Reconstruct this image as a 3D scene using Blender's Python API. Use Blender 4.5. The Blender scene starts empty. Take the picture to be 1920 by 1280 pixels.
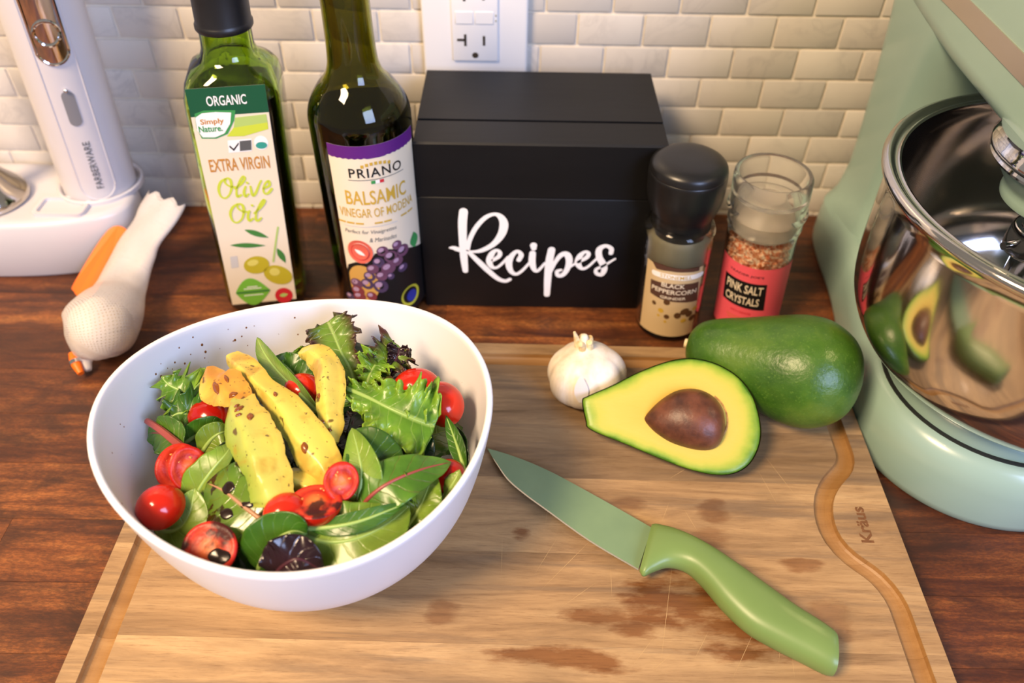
import bpy, bmesh, math, random
from mathutils import Vector, Matrix, noise as mnoise

random.seed(7)
scn = bpy.context.scene
COL = scn.collection
PI = math.pi

# ------------------------------------------------------------------ camera
# metres; the worktop is z = 0, the tiled wall stands at y = 0.5825
cam_data = bpy.data.cameras.new('camera')
cam_data.sensor_fit = 'HORIZONTAL'
cam_data.sensor_width = 22.3
cam_data.lens = 1494.0 / 1920.0 * 22.3
cam_data.clip_start = 0.01
cam_data.dof.use_dof = True
cam_data.dof.focus_distance = 0.415
cam_data.dof.aperture_fstop = 4.0
cam = bpy.data.objects.new('camera', cam_data)
COL.objects.link(cam)
_pitch, _roll = math.radians(43.8), math.radians(0.9)
_f = Vector((0, math.cos(_pitch), -math.sin(_pitch)))
_u0 = Vector((0, math.sin(_pitch), math.cos(_pitch)))
_r0 = Vector((1, 0, 0))
_r = math.cos(_roll) * _r0 + math.sin(_roll) * _u0
_u = -math.sin(_roll) * _r0 + math.cos(_roll) * _u0
m3 = Matrix((_r, _u, -_f)).transposed()
cam.matrix_world = Matrix.Translation((0, 0, 0.40)) @ m3.to_4x4()
scn.camera = cam

# ------------------------------------------------------------------ world, lights, exposure
def lin(c):
    return tuple(((v / 255.0) / 12.92 if v <= 10 else (((v / 255.0) + 0.055) / 1.055) ** 2.4) for v in c[:3]) + (1.0,)

world = bpy.data.worlds.new('room_light')
scn.world = world
world.use_nodes = True
_bg = world.node_tree.nodes['Background']
_bg.inputs['Color'].default_value = lin((238, 226, 210))
_bg.inputs['Strength'].default_value = 0.26

def area(name, loc, target, sx, sy, color, power):
    d = bpy.data.lights.new(name, 'AREA')
    d.shape = 'RECTANGLE'
    d.size, d.size_y = sx, sy
    d.color = lin(color)[:3]
    d.energy = power
    o = bpy.data.objects.new(name, d)
    COL.objects.link(o)
    o.location = loc
    o.rotation_euler = (Vector(target) - Vector(loc)).to_track_quat('-Z', 'Y').to_euler()
    return o

area('ceiling_lamp', (-0.82, -0.38, 1.42), (-0.05, 0.35, 0), 0.46, 0.46, (255, 221, 178), 33)
area('window_daylight', (1.35, -1.75, 1.35), (0, 0.3, 0.05), 1.1, 1.3, (186, 206, 255), 52)

scn.view_settings.view_transform = 'Standard'
scn.view_settings.look = 'None'
scn.view_settings.exposure = 0.48
scn.view_settings.gamma = 1.0
scn.view_settings.use_curve_mapping = False

# ------------------------------------------------------------------ object helpers
def wloc(o):
    v = Vector((0, 0, 0))
    while o is not None:
        v = v + o.location
        o = o.parent
    return v

def tag(o, label=None, cat=None, group=None, kind=None):
    if label: o['label'] = label
    if cat: o['category'] = cat
    if group: o['group'] = group
    if kind: o['kind'] = kind
    return o

def empty(name, loc, label=None, cat=None, group=None):
    o = bpy.data.objects.new(name, None)
    COL.objects.link(o)
    o.location = loc
    o.empty_display_size = 0.02
    return tag(o, label, cat, group)

def obj(name, bm, mat, parent=None, at=None, smooth=True, angle=40, recalc=True):
    """bm holds world coordinates; the object's origin is its parent's origin, or `at`."""
    if recalc:
        bmesh.ops.recalc_face_normals(bm, faces=bm.faces)
    off = wloc(parent) if parent is not None else Vector(at or (0, 0, 0))
    if off.length > 0:
        bmesh.ops.translate(bm, verts=bm.verts, vec=-off)
    me = bpy.data.meshes.new(name)
    bm.to_mesh(me)
    bm.free()
    if smooth:
        me.polygons.foreach_set('use_smooth', [True] * len(me.polygons))
        me.set_sharp_from_angle(angle=math.radians(angle))
    if mat is not None:
        for m in (mat if isinstance(mat, (list, tuple)) else [mat]):
            me.materials.append(m)
    o = bpy.data.objects.new(name, me)
    COL.objects.link(o)
    if parent is not None:
        o.parent = parent
    else:
        o.location = off
    return o

# ------------------------------------------------------------------ mesh helpers
def catmull(pts, n):
    """n samples along a smooth curve through pts (tuples of any length)."""
    if len(pts) == 2:
        return [tuple(a + (b - a) * i / (n - 1) for a, b in zip(*pts)) for i in range(n)]
    out = []
    k = len(pts) - 1
    for i in range(n):
        t = i / (n - 1) * k
        j = min(int(t), k - 1)
        s = t - j
        p1, p2 = pts[j], pts[j + 1]
        p0 = pts[j - 1] if j > 0 else tuple(2 * a - b for a, b in zip(p1, p2))
        p3 = pts[j + 2] if j + 2 <= k else tuple(2 * b - a for a, b in zip(p1, p2))
        out.append(tuple(0.5 * (2 * b + (c - a) * s + (2 * a - 5 * b + 4 * c - d) * s * s + (3 * b - a - 3 * c + d) * s ** 3)
                         for a, b, c, d in zip(p0, p1, p2, p3)))
    return out

def closed_catmull(pts, n):
    k = len(pts)
    out = []
    for i in range(n):
        t = i / n * k
        j = int(t) % k
        s = t - int(t)
        p0, p1, p2, p3 = pts[j - 1], pts[j], pts[(j + 1) % k], pts[(j + 2) % k]
        out.append(tuple(0.5 * (2 * b + (c - a) * s + (2 * a - 5 * b + 4 * c - d) * s * s + (3 * b - a - 3 * c + d) * s ** 3)
                         for a, b, c, d in zip(p0, p1, p2, p3)))
    return out

def loft(bm, rings, cap0=True, cap1=True, closed=True, loop=False):
    vs = [[bm.verts.new(p) for p in r] for r in rings]
    n = len(vs[0])
    m = len(vs)
    for i in range(m if loop else m - 1):
        a, b = vs[i], vs[(i + 1) % m]
        for j in range(n if closed else n - 1):
            k = (j + 1) % n
            try:
                bm.faces.new((a[j], a[k], b[k], b[j]))
            except ValueError:
                pass
    if cap0 and not loop: bm.faces.new(list(reversed(vs[0])))
    if cap1 and not loop: bm.faces.new(vs[-1])
    return vs

def lathe(bm, prof, cx=0.0, cy=0.0, seg=64, cap0=True, cap1=True):
    """prof: list of (r, z) -> surface of revolution about a vertical axis."""
    rings = [[(cx + r * math.cos(2 * PI * j / seg), cy + r * math.sin(2 * PI * j / seg), z) for j in range(seg)] for r, z in prof]
    return loft(bm, rings, cap0, cap1)

def smooth_prof(pts, n):
    return catmull(pts, n)

def rrect(hx, hy, r, n=8):
    """rounded rectangle outline, counter-clockwise, 4*n points"""
    r = min(r, hx, hy)
    out = []
    for cx, cy, a0 in ((hx - r, hy - r, 0), (-hx + r, hy - r, PI / 2), (-hx + r, -hy + r, PI), (hx - r, -hy + r, 3 * PI / 2)):
        for i in range(n):
            a = a0 + PI / 2 * i / (n - 1)
            out.append((cx + r * math.cos(a), cy + r * math.sin(a)))
    return out

def box(bm, x0, x1, y0, y1, z0, z1, bev=0.0, seg=2):
    b = bmesh.new()
    bmesh.ops.create_cube(b, size=1.0)
    for v in b.verts:
        v.co = Vector(((x0 + x1) / 2 + v.co.x * (x1 - x0), (y0 + y1) / 2 + v.co.y * (y1 - y0), (z0 + z1) / 2 + v.co.z * (z1 - z0)))
    if bev > 0:
        bmesh.ops.bevel(b, geom=list(b.edges), offset=bev, segments=seg, profile=0.5, affect='EDGES')
    join(bm, b)
    return bm

def join(bm, b):
    me = bpy.data.meshes.new('tmp')
    b.to_mesh(me)
    b.free()
    bm.from_mesh(me)
    bpy.data.meshes.remove(me)

def tube(bm, pts, r, seg=10, n=None, caps=True):
    """pts may carry a 4th value: the radius there"""
    if n: pts = catmull(pts, n)
    P = [Vector(p[:3]) for p in pts]
    rings = []
    ref = Vector((0.13, 0.21, 0.97))
    for i, p in enumerate(P):
        t = (P[min(i + 1, len(P) - 1)] - P[max(i - 1, 0)]).normalized()
        a = t.cross(ref)
        if a.length < 1e-3: a = t.cross(Vector((1, 0, 0)))
        a.normalize()
        b = t.cross(a)
        rr = pts[i][3] if len(pts[i]) > 3 else r
        rings.append([p + rr * (math.cos(2 * PI * j / seg) * a + math.sin(2 * PI * j / seg) * b) for j in range(seg)])
    loft(bm, rings, caps, caps)

def prism(bm, pts, z0, z1):
    lo = [bm.verts.new((x, y, z0)) for x, y in pts]
    hi = [bm.verts.new((x, y, z1)) for x, y in pts]
    n = len(pts)
    for i in range(n):
        bm.faces.new((lo[i], lo[(i + 1) % n], hi[(i + 1) % n], hi[i]))
    bm.faces.new(list(reversed(lo)))
    bm.faces.new(hi)

def ngon2d(pts):
    """flat polygon in the xy plane, triangulated"""
    b = bmesh.new()
    f = b.faces.new([b.verts.new((x, y, 0)) for x, y in pts])
    bmesh.ops.triangulate(b, faces=[f])
    return b

# --- printing on labels: 2D shapes in (u, v) metres wrapped on a flat face or a cylinder
def flat_map(p0, ang):
    U = Vector((math.cos(ang), math.sin(ang), 0))
    N = Vector((math.sin(ang), -math.cos(ang), 0))
    o = Vector((p0[0], p0[1], 0))
    return lambda u, v, off: o + U * u + N * off + Vector((0, 0, v))

def cyl_map(cx, cy, r):
    return lambda u, v, off: Vector((cx + (r + off) * math.sin(u / r), cy - (r + off) * math.cos(u / r), v))

def slice_u(b, step):
    us = [v.co.x for v in b.verts]
    a, c = min(us), max(us)
    k = math.ceil(a / step)
    while k * step < c:
        bmesh.ops.bisect_plane(b, geom=list(b.verts) + list(b.edges) + list(b.faces), plane_co=(k * step, 0, 0), plane_no=(1, 0, 0))
        k += 1

def lean(b, k):
    for v in b.verts: v.co.x += k * v.co.z
    return b

def decal(name, b, mat, mp, off, parent, thick=0.00006, step=None):
    """wrap a flat bmesh as a thin printed piece"""
    if step: slice_u(b, step)
    bmesh.ops.recalc_face_normals(b, faces=b.faces)
    for v in b.verts:
        v.co = mp(v.co.x, v.co.y, off)
    return obj(name, b, mat, parent, smooth=True, recalc=False)

def poly_decal(name, pts, mat, mp, off, parent, step=None):
    return decal(name, ngon2d(pts), mat, mp, off, parent, step=step)

def ellipse2d(cu, cv, a, b_, rot=0.0, n=28):
    c, s = math.cos(rot), math.sin(rot)
    return [(cu + a * math.cos(t) * c - b_ * math.sin(t) * s, cv + a * math.cos(t) * s + b_ * math.sin(t) * c)
            for t in (2 * PI * i / n for i in range(n))]

def leaf2d(p, q, w, n=14):
    """pointed leaf outline between two points"""
    p, q = Vector(p[:2]), Vector(q[:2])
    d = q - p
    nn = Vector((-d.y, d.x)).normalized()
    up = [p + d * (i / n) + nn * w * math.sin(PI * (i / n) ** 0.9) for i in range(n + 1)]
    dn = [p + d * (i / n) - nn * w * math.sin(PI * (i / n) ** 0.9) for i in range(n - 1, 0, -1)]
    return [(v.x, v.y) for v in up + dn]

def stroke2d(pts, n=None, caps=8):
    """brush stroke through (u, v, radius) points -> flat bmesh"""
    pts = catmull(pts, n or max(8, 7 * len(pts)))
    b = bmesh.new()
    L, R = [], []
    for i, (x, y, r) in enumerate(pts):
        x0, y0 = pts[max(i - 1, 0)][:2]
        x1, y1 = pts[min(i + 1, len(pts) - 1)][:2]
        d = math.hypot(x1 - x0, y1 - y0) or 1e-9
        nx, ny = -(y1 - y0) / d, (x1 - x0) / d
        L.append(b.verts.new((x + nx * r, y + ny * r, 0)))
        R.append(b.verts.new((x - nx * r, y - ny * r, 0)))
    for i in range(len(pts) - 1):
        b.faces.new((R[i], R[i + 1], L[i + 1], L[i]))
    # round ends
    for e, (x, y, r) in ((0, pts[0]), (1, pts[-1])):
        lv, rv = (L[0], R[0]) if e == 0 else (R[-1], L[-1])
        a0 = math.atan2(lv.co.y - y, lv.co.x - x)
        mid = [b.verts.new((x + r * math.cos(a0 + PI * k / 7), y + r * math.sin(a0 + PI * k / 7), 0)) for k in range(1, 7)]
        b.faces.new([lv] + mid + [rv])
    return b

def text2d(body, cu, cv, w, h, bold=0.0, space=1.0, shear=0.0, rot=0.0):
    """lettering scaled into a w x h box centred on (cu, cv)"""
    c = bpy.data.curves.new('t', 'FONT')
    c.body = body
    c.offset = bold
    c.space_character = space
    c.shear = shear
    c.resolution_u = 3
    o = bpy.data.objects.new('t', c)
    me = bpy.data.meshes.new_from_object(o)
    b = bmesh.new()
    b.from_mesh(me)
    bpy.data.meshes.remove(me)
    bpy.data.objects.remove(o)
    bpy.data.curves.remove(c)
    xs = [v.co.x for v in b.verts]
    ys = [v.co.y for v in b.verts]
    sx = w / (max(xs) - min(xs))
    sy = h / (max(ys) - min(ys)) if h else sx
    mx, my = (max(xs) + min(xs)) / 2, (max(ys) + min(ys)) / 2
    cr, sr = math.cos(rot), math.sin(rot)
    for v in b.verts:
        x, y = (v.co.x - mx) * sx, (v.co.y - my) * sy
        v.co = Vector((cu + x * cr - y * sr, cv + x * sr + y * cr, 0))
    return b

# ------------------------------------------------------------------ materials
class NT:
    def __init__(self, name):
        self.m = bpy.data.materials.new(name)
        self.m.use_nodes = True
        self.t = self.m.node_tree
        self.b = self.t.nodes['Principled BSDF']
    def n(self, kind, **kw):
        x = self.t.nodes.new(kind)
        for k, v in kw.items():
            if k in x.inputs.keys() if hasattr(x.inputs, 'keys') else False:
                x.inputs[k].default_value = v
            else:
                setattr(x, k, v)
        return x
    def l(self, a, b):
        self.t.links.new(a, b)
    def val(self, sock, v):
        if isinstance(v, (int, float, tuple, list)): sock.default_value = v
        else: self.l(v, sock)
    def math(self, op, a, b=0.0, clamp=False):
        x = self.t.nodes.new('ShaderNodeMath')
        x.operation = op
        x.use_clamp = clamp
        self.val(x.inputs[0], a)
        self.val(x.inputs[1], b)
        return x.outputs[0]
    def mix(self, f, a, b, blend='MIX'):
        x = self.t.nodes.new('ShaderNodeMix')
        x.data_type = 'RGBA'
        x.blend_type = blend
        self.val(x.inputs['Factor'], f)
        self.val(x.inputs[6], a)
        self.val(x.inputs[7], b)
        return x.outputs[2]
    def ramp(self, f, stops):
        x = self.t.nodes.new('ShaderNodeValToRGB')
        e = x.color_ramp.elements
        while len(e) > 1: e.remove(e[0])
        e[0].position, e[0].color = stops[0][0], stops[0][1]
        for p, c in stops[1:]:
            k = e.new(p)
            k.color = c
        self.l(f, x.inputs[0])
        return x.outputs[0]
    def coords(self, which='Object', scale=(1, 1, 1), shift=True):
        tc = self.t.nodes.new('ShaderNodeTexCoord')
        mp = self.t.nodes.new('ShaderNodeMapping')
        mp.inputs['Scale'].default_value = scale
        self.l(tc.outputs[which], mp.inputs[0])
        if not shift: return mp.outputs[0]
        oi = self.t.nodes.new('ShaderNodeObjectInfo')
        v = self.t.nodes.new('ShaderNodeVectorMath')
        v.operation = 'MULTIPLY_ADD'
        cx = self.t.nodes.new('ShaderNodeCombineXYZ')
        for i in range(3): self.l(oi.outputs['Random'], cx.inputs[i])
        self.l(cx.outputs[0], v.inputs[0])
        v.inputs[1].default_value = (37.0, 23.0, 11.0)
        self.l(mp.outputs[0], v.inputs[2])
        return v.outputs[0]
    def rand(self):
        return self.t.nodes.new('ShaderNodeObjectInfo').outputs['Random']
    def noise(self, vec, scale, detail=4.0, rough=0.55, dist=0.0):
        x = self.t.nodes.new('ShaderNodeTexNoise')
        x.inputs['Scale'].default_value = scale
        x.inputs['Detail'].default_value = detail
        x.inputs['Roughness'].default_value = rough
        x.inputs['Distortion'].default_value = dist
        self.l(vec, x.inputs['Vector'])
        return x.outputs['Fac']
    def bump(self, h, strength, dist=0.001):
        x = self.t.nodes.new('ShaderNodeBump')
        x.inputs['Strength'].default_value = strength
        x.inputs['Distance'].default_value = dist
        self.l(h, x.inputs['Height'])
        self.l(x.outputs[0], self.b.inputs['Normal'])
    def set(self, **kw):
        names = dict(color='Base Color', rough='Roughness', metal='Metallic', trans='Transmission Weight', ior='IOR',
                     coat='Coat Weight', coat_rough='Coat Roughness', sss='Subsurface Weight', spec='Specular IOR Level', alpha='Alpha', sheen='Sheen Weight')
        for k, v in kw.items():
            self.val(self.b.inputs[names[k]], v)
        return self

def plain(name, rgb, rough=0.5, **kw):
    t = NT(name)
    t.set(color=lin(rgb), rough=rough, **kw)
    return t.m

def mottled(name, a, b, scale=60.0, rough=0.5, bump=0.0, detail=4.0, lo=0.35, hi=0.65, bump_scale=None, stretch=(1, 1, 1), **kw):
    t = NT(name)
    v = t.coords('Object', stretch)
    n = t.noise(v, scale, detail)
    c = t.ramp(n, [(lo, lin(a)), (hi, lin(b))])
    t.set(color=c, rough=rough, **kw)
    if bump:
        t.bump(t.noise(v, bump_scale or scale * 2, 5.0), bump)
    return t.m

# ================================================================== the setting: tiled wall, worktop
WALL_Y = 0.5825

def mat_tile():
    t = NT('marble_tile')
    v = t.coords('Object', (1, 1, 1))
    r = t.rand()
    base = t.ramp(r, [(0.0, lin((198, 192, 184))), (0.3, lin((214, 207, 197))), (0.7, lin((220, 213, 203))), (1.0, lin((207, 199, 188)))])
    n = t.noise(v, 26.0, 6.0, 0.6, 1.6)
    vein = t.math('ABSOLUTE', t.math('SUBTRACT', n, 0.5))
    vm = t.ramp(vein, [(0.0, (1, 1, 1, 1)), (0.055, (0, 0, 0, 1))])
    soft = t.noise(v, 18.0, 3.0)
    w = t.math('MULTIPLY', vm, t.ramp(soft, [(0.46, (0, 0, 0, 1)), (0.70, (0.38, 0.38, 0.38, 1))]))
    c = t.mix(w, base, lin((150, 146, 145)))
    c = t.mix(t.math('MULTIPLY', t.ramp(soft, [(0.35, (0, 0, 0, 1)), (0.7, (1, 1, 1, 1))]), 0.30), c, lin((192, 186, 180)))
    t.set(color=c, rough=0.32)
    return t.m

M_TILE = mat_tile()
M_GROUT = mottled('grout', (216, 206, 190), (228, 219, 203), 90, 0.85)

bm = bmesh.new()
box(bm, -1.05, 1.05, WALL_Y + 0.0016, WALL_Y + 0.03, -0.06, 0.66)
wall = tag(obj('wall_back', bm, M_GROUT, smooth=False), 'white marble brick tile backsplash behind the worktop', 'wall', kind='structure')

TW, TH, GAP = 0.0486, 0.0242, 0.0022
bm = bmesh.new()
box(bm, -(TW - GAP) / 2, (TW - GAP) / 2, 0, 0.006, 0.0, TH - GAP, 0.0007, 2)
tile_proto = obj('tile', bm, M_TILE, wall, smooth=True)
tile_me = tile_proto.data
bpy.data.objects.remove(tile_proto)
rest = bmesh.new()
rt = random.Random(3)
for row in range(-2, 26):
    z = 0.0040 + row * TH
    sh = (0.5 if row % 2 else 0.0) * TW + 0.0190 + rt.uniform(-0.002, 0.002)
    for k in range(-20, 21):
        x = sh + k * TW
        if abs(x) > 1.0: continue
        if -0.6 < x < 0.5 and 0 <= row <= 10:
            o = bpy.data.objects.new('tile', tile_me)
            COL.objects.link(o)
            o.parent = wall
            o.location = (x, WALL_Y + rt.uniform(-0.0002, 0.0002), z)
        else:
            box(rest, x - (TW - GAP) / 2, x + (TW - GAP) / 2, WALL_Y, WALL_Y + 0.006, z, z + TH - GAP)
tag(obj('tiles', rest, M_TILE, wall, smooth=False), kind='stuff')

# ---- worktop of dark stained staves
def mat_stave():
    t = NT('stained_walnut_stave')
    v = t.coords('Object', (1.0, 9.0, 9.0))
    n = t.noise(v, 9.0, 7.0, 0.68, 0.5)
    c = t.ramp(n, [(0.30, lin((60, 30, 15))), (0.44, lin((112, 62, 29))), (0.56, lin((158, 96, 47))), (0.70, lin((198, 134, 72)))])
    r = t.rand()
    tone = t.ramp(r, [(0.0, lin((170, 150, 140))), (0.5, lin((222, 206, 192))), (1.0, lin((255, 246, 232)))])
    c = t.mix(1.0, c, tone, 'MULTIPLY')
    # blotches in the stain and open pores
    v2 = t.coords('Object', (1.0, 2.2, 2.2))
    b = t.noise(v2, 16.0, 7.0, 0.68, 0.8)
    c = t.mix(t.ramp(b, [(0.38, (0.78, 0.78, 0.78, 1)), (0.58, (0, 0, 0, 1))]), c, lin((50, 25, 13)))
    p = t.noise(t.coords('Object', (1.0, 3.0, 3.0)), 330.0, 3.0, 0.7)
    c = t.mix(t.ramp(p, [(0.44, (0.45, 0.45, 0.45, 1)), (0.58, (0, 0, 0, 1))]), c, lin((52, 26, 14)))
    t.set(color=c, rough=0.5, coat=0.05, coat_rough=0.35)
    t.bump(p, 0.12, 0.0006)
    return t.m

M_STAVE = mat_stave()
M_CORE = plain('worktop_core', (60, 33, 18), 0.7)
bm = bmesh.new()
box(bm, -1.0, 1.0, -0.02, WALL_Y - 0.0005, -0.04, -0.003)
counter = tag(obj('countertop', bm, M_CORE, smooth=False), 'dark brown stained butcher block worktop along the tiled wall', 'countertop', kind='structure')
rs = random.Random(11)
y = -0.02
SW = 0.0402
lens = {}
def stave_mesh(L, last):
    key = (L, last)
    if key not in lens:
        b = bmesh.new()
        box(b, 0.0001, L - 0.0001, 0.0001, (last or SW) - 0.0001, -0.0035, 0.0)
        me = bpy.data.meshes.new('stave')
        b.to_mesh(me)
        b.free()
        me.materials.append(M_STAVE)
        lens[key] = me
    return lens[key]
while y < WALL_Y - 0.002:
    w = min(SW, WALL_Y - 0.0005 - y)
    x = -1.0 - rs.choice((0.05, 0.17, 0.29))
    while x < 1.0:
        L = rs.choice((0.28, 0.36, 0.44, 0.52))
        o = bpy.data.objects.new('stave', stave_mesh(L, None if w == SW else w))
        COL.objects.link(o)
        o.parent = counter
        o.location = (x, y, 0.0)
        x += L
    y += w

# ---- outlet on the wall
M_PLATE = plain('outlet_plastic', (232, 231, 232), 0.35)
M_SLOT = plain('outlet_slot', (52, 42, 30), 0.6)
PX = -0.0306
outlet = empty('wall_outlet', (PX, WALL_Y, 0.175), 'white electrical outlet with wide plate above the black recipe box', 'outlet')
bm = bmesh.new()
box(bm, PX - 0.0386, PX + 0.0386, WALL_Y - 0.0062, WALL_Y + 0.001, 0.116, 0.234, 0.0022, 3)
plate = obj('cover_plate', bm, M_PLATE, outlet)
bm = bmesh.new()
box(bm, PX - 0.0168, PX + 0.0168, WALL_Y - 0.0082, WALL_Y - 0.004, 0.1385, 0.2035, 0.0011, 2)
face_o = obj('receptacle', bm, M_PLATE, outlet)
YF = WALL_Y - 0.0082
for (u, v, w, h) in ((-0.0071, 0.1545, 0.0019, 0.0088), (-0.0102, 0.1546, 0.0058, 0.0019), (0.0066, 0.1542, 0.0019, 0.0072),
                     (-0.0071, 0.1870, 0.0019, 0.0088), (0.0066, 0.1870, 0.0019, 0.0072)):
    bm = bmesh.new()
    box(bm, PX + u - w / 2, PX + u + w / 2, YF - 0.0001, YF + 0.002, v - h / 2, v + h / 2)
    obj('slot', bm, M_SLOT, face_o, smooth=False)
for v in (0.1432,):
    bm = bmesh.new()
    pts = [(PX + 0.0024 * math.cos(a), v + 0.0022 * math.sin(a)) for a in [2 * PI * i / 18 for i in range(18)]]
    ring = [[(x, yy, z) for x, z in pts] for yy in (YF - 0.0001, YF + 0.002)]
    loft(bm, ring)
    obj('ground_slot', bm, M_SLOT, face_o, smooth=False)
for (u, w) in ((-0.0075, 0.0130), (0.0070, 0.0135)):
    bm = bmesh.new()
    box(bm, PX + u - w / 2, PX + u + w / 2, YF - 0.0007, YF + 0.001, 0.1665, 0.1755, 0.0004, 1)
    obj('push_button', bm, M_PLATE, face_o)
for v in (0.1690, 0.1728):
    bm = bmesh.new()
    box(bm, PX + 0.0149, PX + 0.0159, YF - 0.0002, YF + 0.001, v - 0.0006, v + 0.0006)
    obj('indicator', bm, plain('outlet_mark', (150, 150, 130), 0.5), face_o, smooth=False)

# ================================================================== cutting board and knife
BT = 0.0195          # height of the board's upper face
def mat_board():
    t = NT('acacia_plank')
    v = t.coords('Object', (1.0, 9.0, 9.0))
    n = t.noise(v, 6.0, 8.0, 0.70, 0.6)
    c = t.ramp(n, [(0.30, lin((122, 96, 66))), (0.44, lin((160, 130, 94))), (0.56, lin((186, 154, 112))), (0.70, lin((206, 176, 132)))])
    tone = t.ramp(t.rand(), [(0.0, lin((206, 202, 198))), (0.35, lin((234, 230, 224))), (0.7, lin((255, 250, 240))), (1.0, lin((222, 212, 198)))])
    c = t.mix(1.0, c, tone, 'MULTIPLY')
    # grey-brown heartwood: thin dark lines that wander along the grain
    g = t.noise(t.coords('Object', (1.0, 16.0, 16.0)), 5.0, 6.0, 0.68, 0.5)
    c = t.mix(t.ramp(g, [(0.52, (0, 0, 0, 1)), (0.66, (0.6, 0.6, 0.6, 1))]), c, lin((108, 90, 72)))
    h = t.noise(t.coords('Object', (1.0, 3.0, 3.0)), 12.0, 4.0, 0.6, 0.4)
    c = t.mix(t.ramp(h, [(0.54, (0, 0, 0, 1)), (0.72, (0.45, 0.45, 0.45, 1))]), c, lin((128, 102, 70)))
    # fine pores along the grain
    p = t.noise(t.coords('Object', (1.0, 22.0, 22.0)), 75.0, 4.0, 0.75)
    c = t.mix(t.ramp(p, [(0.54, (0, 0, 0, 1)), (0.70, (0.6, 0.6, 0.6, 1))]), c, lin((112, 80, 48)))
    # damp stains left on the wood: (x, y, half length, half width) in board coordinates
    tc = t.t.nodes.new('ShaderNodeTexCoord')
    mpw = t.t.nodes.new('ShaderNodeMapping')
    mpw.inputs['Scale'].default_value = (1.0, 3.2, 3.2)
    t.l(tc.outputs['Object'], mpw.inputs[0])
    wob = t.noise(mpw.outputs[0], 34.0, 5.0, 0.62)
    sep = t.t.nodes.new('ShaderNodeSeparateXYZ')
    t.l(tc.outputs['Object'], sep.inputs[0])
    tot = None
    for sx, sy, a, b_, s in STAINS:
        dx = t.math('DIVIDE', t.math('SUBTRACT', sep.outputs[0], sx), a)
        dy = t.math('DIVIDE', t.math('SUBTRACT', sep.outputs[1], sy), b_)
        d = t.math('ADD', t.math('MULTIPLY', dx, dx), t.math('MULTIPLY', dy, dy))
        d = t.math('ADD', d, t.math('MULTIPLY', t.math('SUBTRACT', wob, 0.5), 5.0))
        k = t.math('MULTIPLY', t.math('SUBTRACT', 1.25, d, True), s)
        tot = k if tot is None else t.math('MAXIMUM', tot, k)
    c = t.mix(tot, c, t.mix(1.0, c, lin((178, 136, 98)), 'MULTIPLY'))
    # the routed groove is tinted a darker, more orange tone
    low = t.math('LESS_THAN', sep.outputs[2], BT - 0.0004)
    c = t.mix(t.math('MULTIPLY', low, 0.6), c, lin((156, 108, 50)))
    t.set(color=c, rough=t.math('SUBTRACT', 0.5, t.math('MULTIPLY', tot, 0.2)))
    t.bump(p, 0.08, 0.0005)
    return t.m

STAINS_W = [(0.0873, 0.2041, 0.03, 0.016, 0.9), (0.1197, 0.1874, 0.03, 0.012, 0.9), (0.0456, 0.1976, 0.016, 0.006, 0.8), (0.0638, 0.1893, 0.014, 0.005, 0.8), (0.0284, 0.1737, 0.034, 0.007, 0.85), (-0.0331, 0.1963, 0.009, 0.006, 0.55), (0.1162, 0.2599, 0.01, 0.008, 0.6), (0.0061, 0.2439, 0.006, 0.004, 0.9), (0.1562, 0.2268, 0.012, 0.004, 0.7), (0.0683, 0.2644, 0.01, 0.005, 0.5), (0.1102, 0.2424, 0.012, 0.008, 0.5), (0.165, 0.1967, 0.01, 0.012, 0.5)]
BCX, BCY = 0.0020, 0.2545
BW2, BD2 = 0.2150, 0.1400
B_ROT = math.radians(-0.6)
def bl(x, y):      # world -> board coordinates
    dx, dy = x - BCX, y - BCY
    return (dx * math.cos(B_ROT) + dy * math.sin(B_ROT), -dx * math.sin(B_ROT) + dy * math.cos(B_ROT))
STAINS = [bl(s[0], s[1]) + tuple(s[2:]) for s in STAINS_W]
M_BOARD = mat_board()
board = empty('cutting_board', (BCX, BCY, 0.0), 'acacia wood cutting board with juice groove under the salad bowl', 'cutting board')
board.rotation_euler = (0, 0, B_ROT)

# juice groove: closed path with a bulge round the maker's mark
GROOVE_W = [(0.2042, 0.3159), (0.2022, 0.2946), (0.1904, 0.2846), (0.1828, 0.275), (0.1786, 0.2653), (0.1768, 0.2539), (0.1778, 0.2436), (0.1805, 0.2367), (0.1849, 0.2309), (0.1962, 0.2212), (0.2029, 0.2142), (0.2019, 0.1984)]
gp = [bl(*p) for p in GROOVE_W]
ins = 0.0150
gx, gy = BW2 - ins, BD2 - ins
path = []
def arc(cx, cy, r, a0, a1, n=6):
    return [(cx + r * math.cos(a0 + (a1 - a0) * i / n), cy + r * math.sin(a0 + (a1 - a0) * i / n)) for i in range(n + 1)]
path += arc(gx - 0.012, gy - 0.012, 0.012, PI / 2, 0)
xr = gp[1][0] + 0.0005
path += [(gx, gp[0][1])]
path += [(gx, gp[1][1] + 0.004), (gx - 0.003, gp[1][1] - 0.002)]
path += gp[2:9]
path += [gp[9], (gx - 0.003, gp[10][1] + 0.001), (gx, gp[10][1] - 0.006)]
path += arc(gx - 0.012, -gy + 0.012, 0.012, 0, -PI / 2)
path += arc(-gx + 0.012, -gy + 0.012, 0.012, -PI / 2, -PI)
path += arc(-gx + 0.012, gy - 0.012, 0.012, PI, PI / 2)
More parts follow.
